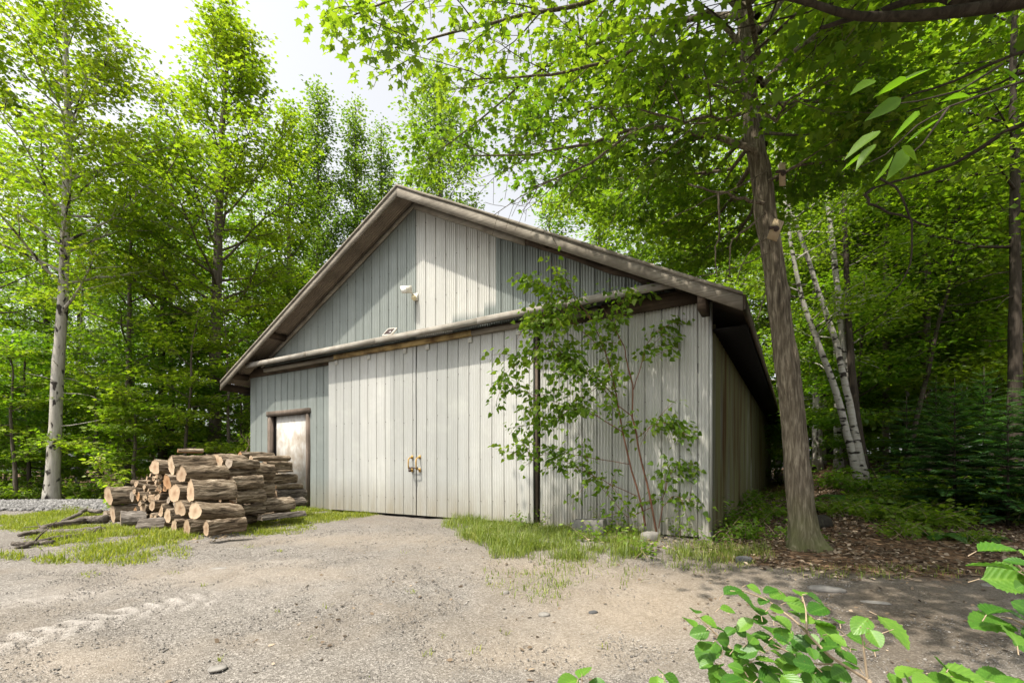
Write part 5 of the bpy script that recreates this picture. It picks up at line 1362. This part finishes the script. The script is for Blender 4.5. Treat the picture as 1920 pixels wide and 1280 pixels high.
# ------------------------------------------------------------------ undergrowth
def weed(loc, seed, n_st, h, spread, nl, ls, mat, label, cat='weed', tmpl=T_OVAL, group=None, name='weed'):
    r = rs(seed); tm = MB(); an = Anchors()
    for i in range(n_st):
        az = r.rand() * 6.283; d = (math.cos(az) * spread, math.sin(az) * spread, .9)
        p = curve((r.randn() * spread * .25, r.randn() * spread * .25, 0), d, h * (.6 + .5 * r.rand()), 5, r, .5, .15)
        tm.tube(p, np.linspace(.005, .002, 6), 4, cap=False); an.add(p, 1, .5, .15)
    root = empty(name, loc, label=label, cat=cat, group=group)
    tm.build('stem', B_TWIG, root); lm = MB(); an.leaves(lm, nl, r, ls, tmpl, (.05, .04), droop=.3, tilt=.5); lm.build('leaves', mat, root); return root
def gl(px, py): g = G(px, py); return (g[0], g[1], g[2] - .01)
WD = [((1352, 985), 8, .55, .5, 300, .065), ((1385, 960), 10, .7, .6, 420, .07), ((1408, 985), 10, .55, .6, 380, .065), ((1372, 1005), 9, .4, .6, 300, .06), ((1425, 950), 10, .6, .6, 380, .07), ((1350, 1020), 7, .3, .6, 200, .05), ((1418, 1010), 8, .35, .6, 240, .055)]
for i, (p, a_, h_, s_, n_, l_) in enumerate(WD):
    weed(gl(*p), 300 + i, a_, h_, s_, n_, l_, L_DEEP, ['leafy dark weed right against the shed corner pier', 'tallest leafy weed along the shady side wall', 'bushy weed in the path between the side wall and the big maple', 'low spreading weed in front of the side wall weeds',
         'leafy weed farthest back along the side wall', 'small pale weed at the foot of the shed corner', 'low weed just left of the big maple trunk'][i])
for i, (p, lb) in enumerate((((1255, 1000), 'leafy weed under the right stem of the sapling'), ((1160, 1000), 'leafy weed between the concrete block and the sapling'), ((1290, 1005), 'weed with upright leaves beside the right end of the front wall'), ((990, 985), 'small leafy plant at the foot of the dark strip beside the right sliding door'),
                             ((1120, 1015), 'low leafy weed before the concrete block'), ((1195, 1040), 'low broad-leaved weed in the dry soil below the sapling'), ((560, 955), 'tall grass-like weed beside the small door sill'), ((1500, 1022), 'small leafy weed against the foot of the big maple'))):
    weed(gl(*p), 320 + i, 7, .42 if i != 5 else .2, .6, 170, .055, L_SAP if i < 6 else L_DEEP, lb)
# ferns
def fern(loc, seed, nf, ln, label, **k):
    r = rs(seed); lm = MB(); root = empty('fern', loc, label=label, cat='fern', **k); st = MB()
    for i in range(nf):
        az = i * 6.283 / nf + r.randn() * .2; d = (math.cos(az), math.sin(az), 1.0 + .3 * r.rand())
        p = curve((0, 0, 0), d, ln * (.75 + .4 * r.rand()), 8, r, 1.7, .03)
        st.tube(p, np.linspace(.004, .0015, 9), 4, cap=False)
        s = np.linspace(.12, .98, 26); q = np.stack([np.interp(s, np.linspace(0, 1, 9), p[:, c]) for c in range(3)], -1)
        T = np.gradient(q, axis=0); T /= np.linalg.norm(T, axis=1)[:, None]; side = np.cross(T, (0, 0, 1.0)); side /= np.linalg.norm(side, axis=1)[:, None] + 1e-6
        Nn = np.cross(side, T); wd = ln * .26 * np.sin(np.pi * (s * .82 + .15)) ** .8
        for sg in (-1, 1):
            add_leaves(lm, q, side * sg + T * .35 - np.array((0, 0, .12)), Nn, wd, (T_OVAL[0] * np.array((.42, 1, 1)), T_OVAL[1]), np.clip(.5 + r.randn(26) * .15, 0, 1))
    st.build('stalk', L_FERN, root); lm.build('frond', L_FERN, root); return root
for i, (p, nf, ln, lb) in enumerate((((1672, 965), 11, .62, 'large arching fern at the edge of the leaf litter right of the maple'), ((1640, 945), 10, .6, 'fern behind the large arching fern, under the birches'), ((1765, 1008), 7, .42, 'single bright fern in front of the firs'),
                                     ((1715, 955), 9, .5, 'fern between the large arching fern and the firs'), ((1575, 935), 9, .55, 'fern just right of the big maple trunk'), ((1605, 955), 8, .42, 'small fern between the maple trunk and the large fern'), ((1835, 1010), 8, .4, 'low fern in the shade under the firs'))):
    fern(gl(*p), 340 + i, nf, ln, lb)
# low leafy shrubs on the bank
for i, (p, h_, lb) in enumerate((((1655, 930), .8, 'low leafy shrub at the foot of the birch clump'), ((1725, 940), .8, 'leafy shrub with light sprays between the birches and the firs'), ((1560, 915), .9, 'dark shrub behind the big maple trunk'), ((1610, 925), .7, 'shrub right in front of the birch clump base'), ((1690, 925), .9, 'shrub behind the light sprayed shrub'), ((1770, 935), .9, 'leafy shrub at the left foot of the firs'), ((1470, 905), .9, 'sunlit shrub beyond the far end of the side wall'))):
    weed(gl(*p), 360 + i, 12, h_, .7, 520, .09, L_MID if i in (1, 6) else L_DEEP, lb, 'shrub', name='shrub')
pr_ = weed((-9.5, 13.4, gz1(-9.5, 13.4)), 390, 14, .9, .75, 620, .10, L_MID, 'one of the low leafy shrubs along the dark edge of the left woods', 'shrub', group='shrubs along the left woods', name='shrub')
r = rs(391)
for i in range(22):
    x = -20 + 13.5 * r.rand(); y = 13.2 + 2.6 * r.rand() ** 1.5
    copy_tree(pr_, (x, y, gz1(x, y) - .03), r.rand() * 6.28, .6 + .8 * r.rand())
pr_ = weed(gl(1850, 965), 392, 14, .8, .75, 560, .085, L_MID, 'one of the leafy shrubs mixed among the firs at the right edge', 'shrub', group='shrubs among the firs', name='shrub')
for px, py in ((1800, 950), (1740, 945), (1900, 975), (1770, 925), (1830, 930), (1900, 935), (1700, 935)):
    q = gl(px, py); copy_tree(pr_, q, r.rand() * 6.28, .7 + .6 * r.rand())
pr_ = weed(gl(1600, 965), 393, 12, .5, .8, 420, .07, L_MID, 'one of the small leafy plants growing through the leaf litter under the birches', 'plant', group='plants in the leaf litter', name='leafy_plant')
for px, py in ((1575, 955), (1635, 975), (1660, 950), (1690, 980), (1725, 965), (1745, 985), (1790, 990), (1700, 1005), (1610, 940), (1545, 960), (1820, 1015), (1455, 935), (1440, 970)):
    q = gl(px, py); copy_tree(pr_, q, r.rand() * 6.28, .6 + .7 * r.rand())
# firs
def fir(loc, seed, H, Rr, label, name='young_fir'):
    r = rs(seed); tm = MB(); lm = MB(); root = empty(name, loc, label=label, cat='fir')
    tm.tube([(0, 0, 0), (0, 0, H * .5), (0, 0, H)], [.035 * H / 3, .02 * H / 3, .004], 7)
    nw = int(H * 7)
    for k in range(nw):
        h = .05 + .93 * k / nw; nb = 7
        for b_ in range(nb):
            az = b_ * 6.283 / nb + k * .7 + r.randn() * .2; ln = Rr * (1 - h) ** .8 * (.75 + .4 * r.rand()) + .05
            d = np.array((math.cos(az), math.sin(az), .12 + .5 * h)); p = curve((0, 0, h * H), d, ln, 4, r, .28, .1)
            tm.tube(p, np.linspace(.007, .002, 5), 3, cap=False)
            m = max(5, int(ln * 26)); s = np.linspace(.12, 1, m); q = np.stack([np.interp(s, np.linspace(0, 1, 5), p[:, c]) for c in range(3)], -1)
            T = np.gradient(q, axis=0) ; T /= np.linalg.norm(T, axis=1)[:, None]; side = np.cross(T, (0, 0, 1.0)); side /= np.linalg.norm(side, axis=1)[:, None] + 1e-6
            for sg in (-1, 1):
                sl = (.05 + ln * .24 * (1.05 - s)) 
                add_leaves(lm, q, side * sg + T * 1.0 + r.randn(m, 3) * .12, np.array((0, 0, 1.)) + r.randn(m, 3) * .25, sl, (T_DIA[0] * np.array((.30, 1, 1)), T_DIA[1]), np.clip(.35 + .4 * (s > .8) + r.randn(m) * .18, 0, 1))
    tm.build('trunk', B_DARK, root); lm.build('crown', L_FIR, root); return root
for i, (px, py, H, Rr, lb) in enumerate(((1890, 985, 2.0, 1.0, 'bright tipped young fir at the right edge of the photo'), (1790, 965, 2.3, 1.15, 'dark young fir left of the bright tipped one'), (1700, 925, 2.1, 1.0, 'tall dark fir right of the birch clump'),
                                         (1845, 940, 2.6, 1.15, 'tall dark fir behind the bright tipped one'), (1960, 970, 2.6, 1.3, 'fir cut off by the right edge of the photo'), (1755, 925, 2.5, 1.0, 'dark fir behind the middle thin trees'), (1545, 900, 2.6, 1.0, 'dark fir behind the big maple trunk'))):
    fir(gl(px, py), 380 + i, H, Rr, lb)

# ------------------------------------------------------------------ sapling in front of the right wall
sb = np.array(bw(0, 0)) * 0 + G(1228, 1000); sb[2] -= .03
sap = empty('wall_sapling', tuple(sb), label='slender sapling with red-brown stems growing against the right half of the front wall', cat='sapling')
r = rs(401); tm = MB(); an = Anchors()
def sp_(px, py, dy=0): return P(px, py, 6.85 + dy) - sb
def sl_(pts, r0, r1, nsec=0, tone=.45, w=1.0, secl=.5, leafy=.35):
    q = np.array([sp_(*p) for p in pts]); t0 = np.linspace(0, 1, len(q)); s = np.linspace(0, 1, 16)
    q = np.stack([np.interp(s, t0, q[:, i]) for i in range(3)], -1)
    q += (fbm(np.stack([s[:, None] * 9 + np.arange(3) * 5 + pts[0][0], np.zeros((16, 3)), np.zeros((16, 3))], -1), 6) - .5) * .05 * np.sin(np.pi * s)[:, None]
    tm.tube(q, np.linspace(r0, r1, 16), 7, cap=False)
    if leafy < 1: an.add(q, w, tone, leafy)
    for j in range(nsec):
        f = .3 + .7 * (j + r.rand()) / nsec; kk = min(14, int(f * 15)); dd = q[kk + 1] - q[kk]; dd /= np.linalg.norm(dd)
        d2 = dd * .5 + np.array((r.randn() * .7, -abs(r.randn()) * .3, r.randn() * .5))
        p2 = curve(q[kk], d2, secl * (.6 + .7 * r.rand()) * (1.1 - .4 * f), 4, r, .35, .15)
        tm.tube(p2, np.linspace(.004, .0015, 5), 4, cap=False); an.add(p2, w * 1.1, np.clip(tone + r.randn() * .15, 0, 1), .2)
sl_([(1231, 998), (1222, 950), (1208, 880), (1195, 820), (1185, 780), (1188, 730), (1178, 690)], .016, .010, leafy=1)
sl_([(1210, 985), (1200, 930), (1180, 870), (1168, 810), (1155, 745), (1148, 700), (1135, 660), (1110, 600), (1080, 560), (1060, 520)], .015, .004, 9, .55, leafy=.55)
sl_([(1185, 780), (1160, 760), (1120, 715), (1090, 690), (1060, 680), (1020, 640)], .008, .003, 7, .5)
sl_([(1178, 690), (1170, 650), (1150, 610), (1160, 570), (1200, 555)], .009, .003, 6, .4, leafy=.4)
sl_([(1188, 730), (1200, 690), (1210, 650), (1230, 620), (1262, 605)], .007, .002, 7, .35, w=.7)
sl_([(1168, 810), (1120, 780), (1070, 760), (1010, 745), (950, 720), (935, 725)], .008, .002, 9, .5)
sl_([(1155, 745), (1110, 700), (1050, 660), (1000, 650), (960, 690)], .007, .002, 9, .5)
sl_([(1135, 660), (1080, 610), (1020, 590), (985, 600)], .006, .002, 9, .65)
sl_([(1110, 600), (1060, 560), (1030, 545), (1015, 530)], .006, .002, 7, .7)
sl_([(1180, 870), (1120, 860), (1060, 850), (1000, 855), (960, 850)], .006, .002, 8, .45, w=.7)
sl_([(1195, 930), (1130, 900), (1090, 880), (1030, 870)], .006, .002, 6, .45, w=.6)
sl_([(1222, 950), (1180, 970), (1140, 930), (1110, 890), (1090, 870)], .006, .002, 3, .4, w=.4)
sl_([(1235, 990), (1242, 950), (1250, 900), (1270, 870), (1300, 880)], .008, .002, 7, .4, w=.8)
sl_([(1242, 950), (1262, 930), (1290, 940), (1305, 955)], .005, .002, 5, .4, w=.6)
sl_([(1195, 820), (1220, 800), (1245, 790), (1265, 800)], .005, .002, 7, .5, w=.8)
sl_([(1148, 700), (1100, 740), (1040, 790), (970, 800)], .006, .002, 8, .45)
tm.build('stem', B_RED, sap, smooth=True)
lm = MB(); an.leaves(lm, 3500, r, .074, T_HEART, (.075, .06), tilt=.9, droop=.75, tvar=.22)
def_ = lm.build('leaves', L_SAP, sap)
# concrete block at its foot
g = G(1108, 1003); g[2] += .05; cb_ = MB(); cb_.box((-.24, -.10, 0), (.24, .10, .20))
o = cb_.build('concrete_block', M_CONC, loc=(g[0], g[1] + .1, g[2] - .03)); o.rotation_euler = (R(2), R(-3), R(-28)); tag(o, 'grey concrete block lying in the grass at the foot of the right wall', 'concrete block')
bev = o.modifiers.new('bevel', 'BEVEL'); bev.width = .012; bev.segments = 2
# rotten log behind the maple
g = G(1530, 1000); make_log(np.array((g[0] + .05, g[1] + .3, g[2] + .10)), .12, .42, (.93, .3, .03), 'dark rotten log lying behind the foot of the big maple', bark=bark_mat('rotten_bark', (.012, .01, .008), (.03, .027, .02), (.06, .058, .04)), cut=plain('rotten_wood', (.035, .026, .018), .9, .1), ecc=.2)

# ------------------------------------------------------------------ hazel twigs in the foreground
nu, nv = 8, 27
def hazel_leaf(seed):
    q = rs(seed); v = np.linspace(0, 1, nv); u = np.linspace(-1, 1, nu * 2 + 1)
    w = .40 * np.sin(np.pi * np.clip(v, 0, 1) ** .85) ** .62 * (1 - .1 * v); w[0] = .02; w[-1] = .004
    ser = 1 + .05 * ((np.arange(nv) % 2) * 2 - 1)
    X = u[:, None] * (w * np.where(np.abs(u[:, None]) > .95, ser[None], 1)); Yv = v[None] + .10 * np.abs(u[:, None]) * (1 - v[None]) + 0 * X
    Zv = .10 * np.abs(u[:, None]) ** 1.2 * w[None] / .4 - .14 * v[None] ** 2 + .024 * np.cos((v[None] - .35 * np.abs(u[:, None])) * 2 * np.pi * 6.5) * np.minimum(1, np.abs(u[:, None]) * 4) * (w[None] / .4) + q.randn() * .08 * X + q.randn() * .10 * v[None] ** 2 + q.randn() * .12 * X * v[None]; global VEIN; VEIN = (np.cos((v[None] - .35 * np.abs(u[:, None])) * 2 * np.pi * 6.5) > .8) * .22 + (np.abs(u[:, None]) < .06) * .3 + 0 * X
    n2 = nv; i, j = np.meshgrid(np.arange(nu * 2), np.arange(nv - 1), indexing='ij')
    return (np.stack([X, Yv, Zv], -1).reshape(-1, 3), np.stack([i * n2 + j, (i + 1) * n2 + j, (i + 1) * n2 + j + 1, i * n2 + j + 1], -1).reshape(-1, 4))
HT = [hazel_leaf(i) for i in range(9)]
def zp(x, y): return 1240 + x / 2.8235, 1000 + y / 2.8235
def hazel(base, Yd, leaves_, stems, label, seed):
    r = rs(seed); base = np.array(base); root = empty('hazel_shrub', tuple(base), label=label, cat='shrub')
    tm = MB(); lms = MB()
    for pts, r0 in stems:
        q = np.array([P(*zp(x, y), Yd + dy) - base for x, y, dy in pts]); t0 = np.linspace(0, 1, len(q)); s = np.linspace(0, 1, 14)
        q = np.stack([np.interp(s, t0, q[:, i]) for i in range(3)], -1); tm.tube(q, np.linspace(r0, r0 * .35, 14), 6, cap=False)
    for k, (x, y, w) in enumerate(leaves_):
        Y = Yd + r.randn() * .07; c = P(*zp(x, y), Y) - base; S = max(.045, w / 2.8235 / F * Y * 1.22)
        az = r.rand() * 6.283; A = np.array((math.cos(az), math.sin(az) * .6, -.12 - .2 * r.rand()))
        Nn = np.array((.05, -.42, 1.0)) + r.randn(3) * .28
        A = A - Nn * (A @ Nn) / (Nn @ Nn); A /= np.linalg.norm(A)
        st = c - A * S * .5
        add_leaves(lms, st[None], A[None], Nn[None], np.array([S]), HT[k % 9], np.array([np.clip(.45 + r.randn() * .3, 0, 1)])); lms.T[-1] = np.clip(lms.T[-1] + VEIN.ravel() + .12 * (vnoise(lms.V[-1] * 60, k) - .5), 0, 1)
        pt = st - A * S * .22 + np.array((0, 0, -.01)); tm.tube([st, pt], [.0012, .0015], 4, cap=False)
    tm.build('stem', B_TWIG, root, smooth=True); lms.build('leaves', L_HAZ, root, smooth=True)
mainl = [(375,305,90),(490,290,60),(450,350,110),(540,355,60),(615,322,90),(735,310,80),(820,350,100),(720,380,90),(830,403,110),(515,405,100),(590,440,60),(650,470,80),(715,430,70),(445,480,90),(850,475,130),(935,462,70),(640,530,110),(880,535,150),(735,580,100),(505,590,110),(880,590,120),(600,595,50),(250,625,150),(380,640,80),(205,525,90),(250,462,80),(150,467,90),(180,408,70),(300,500,50),(365,515,60),(420,520,60),(555,670,100),(700,610,80),(800,630,70),(865,655,70),(980,655,100),(1000,605,60),(1060,480,110),(1230,510,170),(1030,555,80),(1130,550,90),(1115,610,60),(290,705,100),(400,710,60),(485,710,60),(700,720,110),(810,715,80),(890,735,80),(600,735,100),(440,750,130),(300,750,120),(860,775,150),
         (560,500,80),(480,560,80),(560,760,110),(340,600,60),(420,610,70),(760,500,70),(800,560,70),(620,640,80),(520,460,70),(680,660,70),(740,660,70),(380,780,120),(690,790,120),(240,690,70),(560,560,60),(610,400,60),(330,560,80),(460,630,90),(640,560,90),(760,690,100),(930,560,80),(350,400,70),(580,300,60),(690,350,60),(770,450,80),(520,540,80),(420,670,90),(230,590,80),(650,700,100),(950,740,110),(1000,700,80),(540,700,90),(330,760,110),(480,790,120),(600,790,110),(790,790,120)]
hb0 = (1.0, 1.15, gz1(1.0, 1.15) - .02)
hazel(hb0, 1.4, mainl, [([(1100, 780, 0), (880, 640, 0), (720, 470, .05), (560, 350, .1), (400, 290, .1)], .005), ([(1100, 780, 0), (960, 690, 0), (800, 690, .05), (620, 600, .05), (480, 530, .1)], .004), ([(1090, 760, 0), (1070, 600, 0), (1055, 490, 0)], .0035),
      ([(770, 510, 0), (765, 400, .05), (745, 320, .1)], .003), ([(575, 780, 0), (420, 660, .05), (280, 520, .1), (180, 430, .1)], .004), ([(1070, 600, 0), (1160, 530, 0), (1230, 505, 0)], .0025), ([(1100, 780, 0), (1200, 1000, -.2), (1120, 1500, -.28)], .007), ([(575, 780, 0), (700, 1000, -.1), (1000, 1500, -.28)], .006)],
      'hazel shrub with broad pleated leaves in the bottom right foreground', 501)
hb1 = (1.50, 1.0, gz1(1.50, 1.0) - .02)
hazel(hb1, 1.25, [(1770,80,150),(1750,165,160),(1880,150,80),(1830,240,190),(1900,280,60),(1770,400,140),(1750,480,200),(1870,540,150),(1890,440,80),(1910,590,60),(1960,230,150),(1970,420,150),(1990,560,150),(1960,120,120),(2050,330,150)],
      [([(2300, 1400, -.2), (2200, 700, 0), (2050, 300, 0), (1910, 190, 0), (1830, 110, 0)], .006), ([(2200, 700, 0), (2000, 520, 0), (1860, 450, 0), (1800, 440, 0)], .004)],
      'hazel twigs with large leaves reaching in from the right edge', 502)
hb2 = (.88, .95, gz1(.88, .95) - .02)
hazel(hb2, 1.2, [(1310,730,130),(1235,775,80),(1400,780,120),(1540,730,190),(1600,765,180),(1780,770,170),(1480,800,140),(1700,800,150),(1330,800,130),(1860,800,150)],
      [([(1400, 1400, -.1), (1420, 900, 0), (1540, 760, 0), (1640, 730, 0)], .005), ([(1420, 900, 0), (1310, 760, 0)], .003), ([(1540, 760, 0), (1780, 790, 0)], .003)],
      'low hazel shoots along the bottom edge at the right corner', 503)
hb3 = (.10, 1.05, gz1(.1, 1.05) - .02)
hazel(hb3, 1.25, [(15,740,70),(60,775,90),(-410,728,100),(-490,790,120),(-20,800,100),(-340,795,90)], [([(-300, 1500, -.2), (-420, 900, 0), (-420, 740, 0)], .003), ([(-300, 1500, -.2), (0, 850, 0), (20, 760, 0)], .003)],
      'few rounded leaves poking up at the bottom edge left of the big hazel', 504)
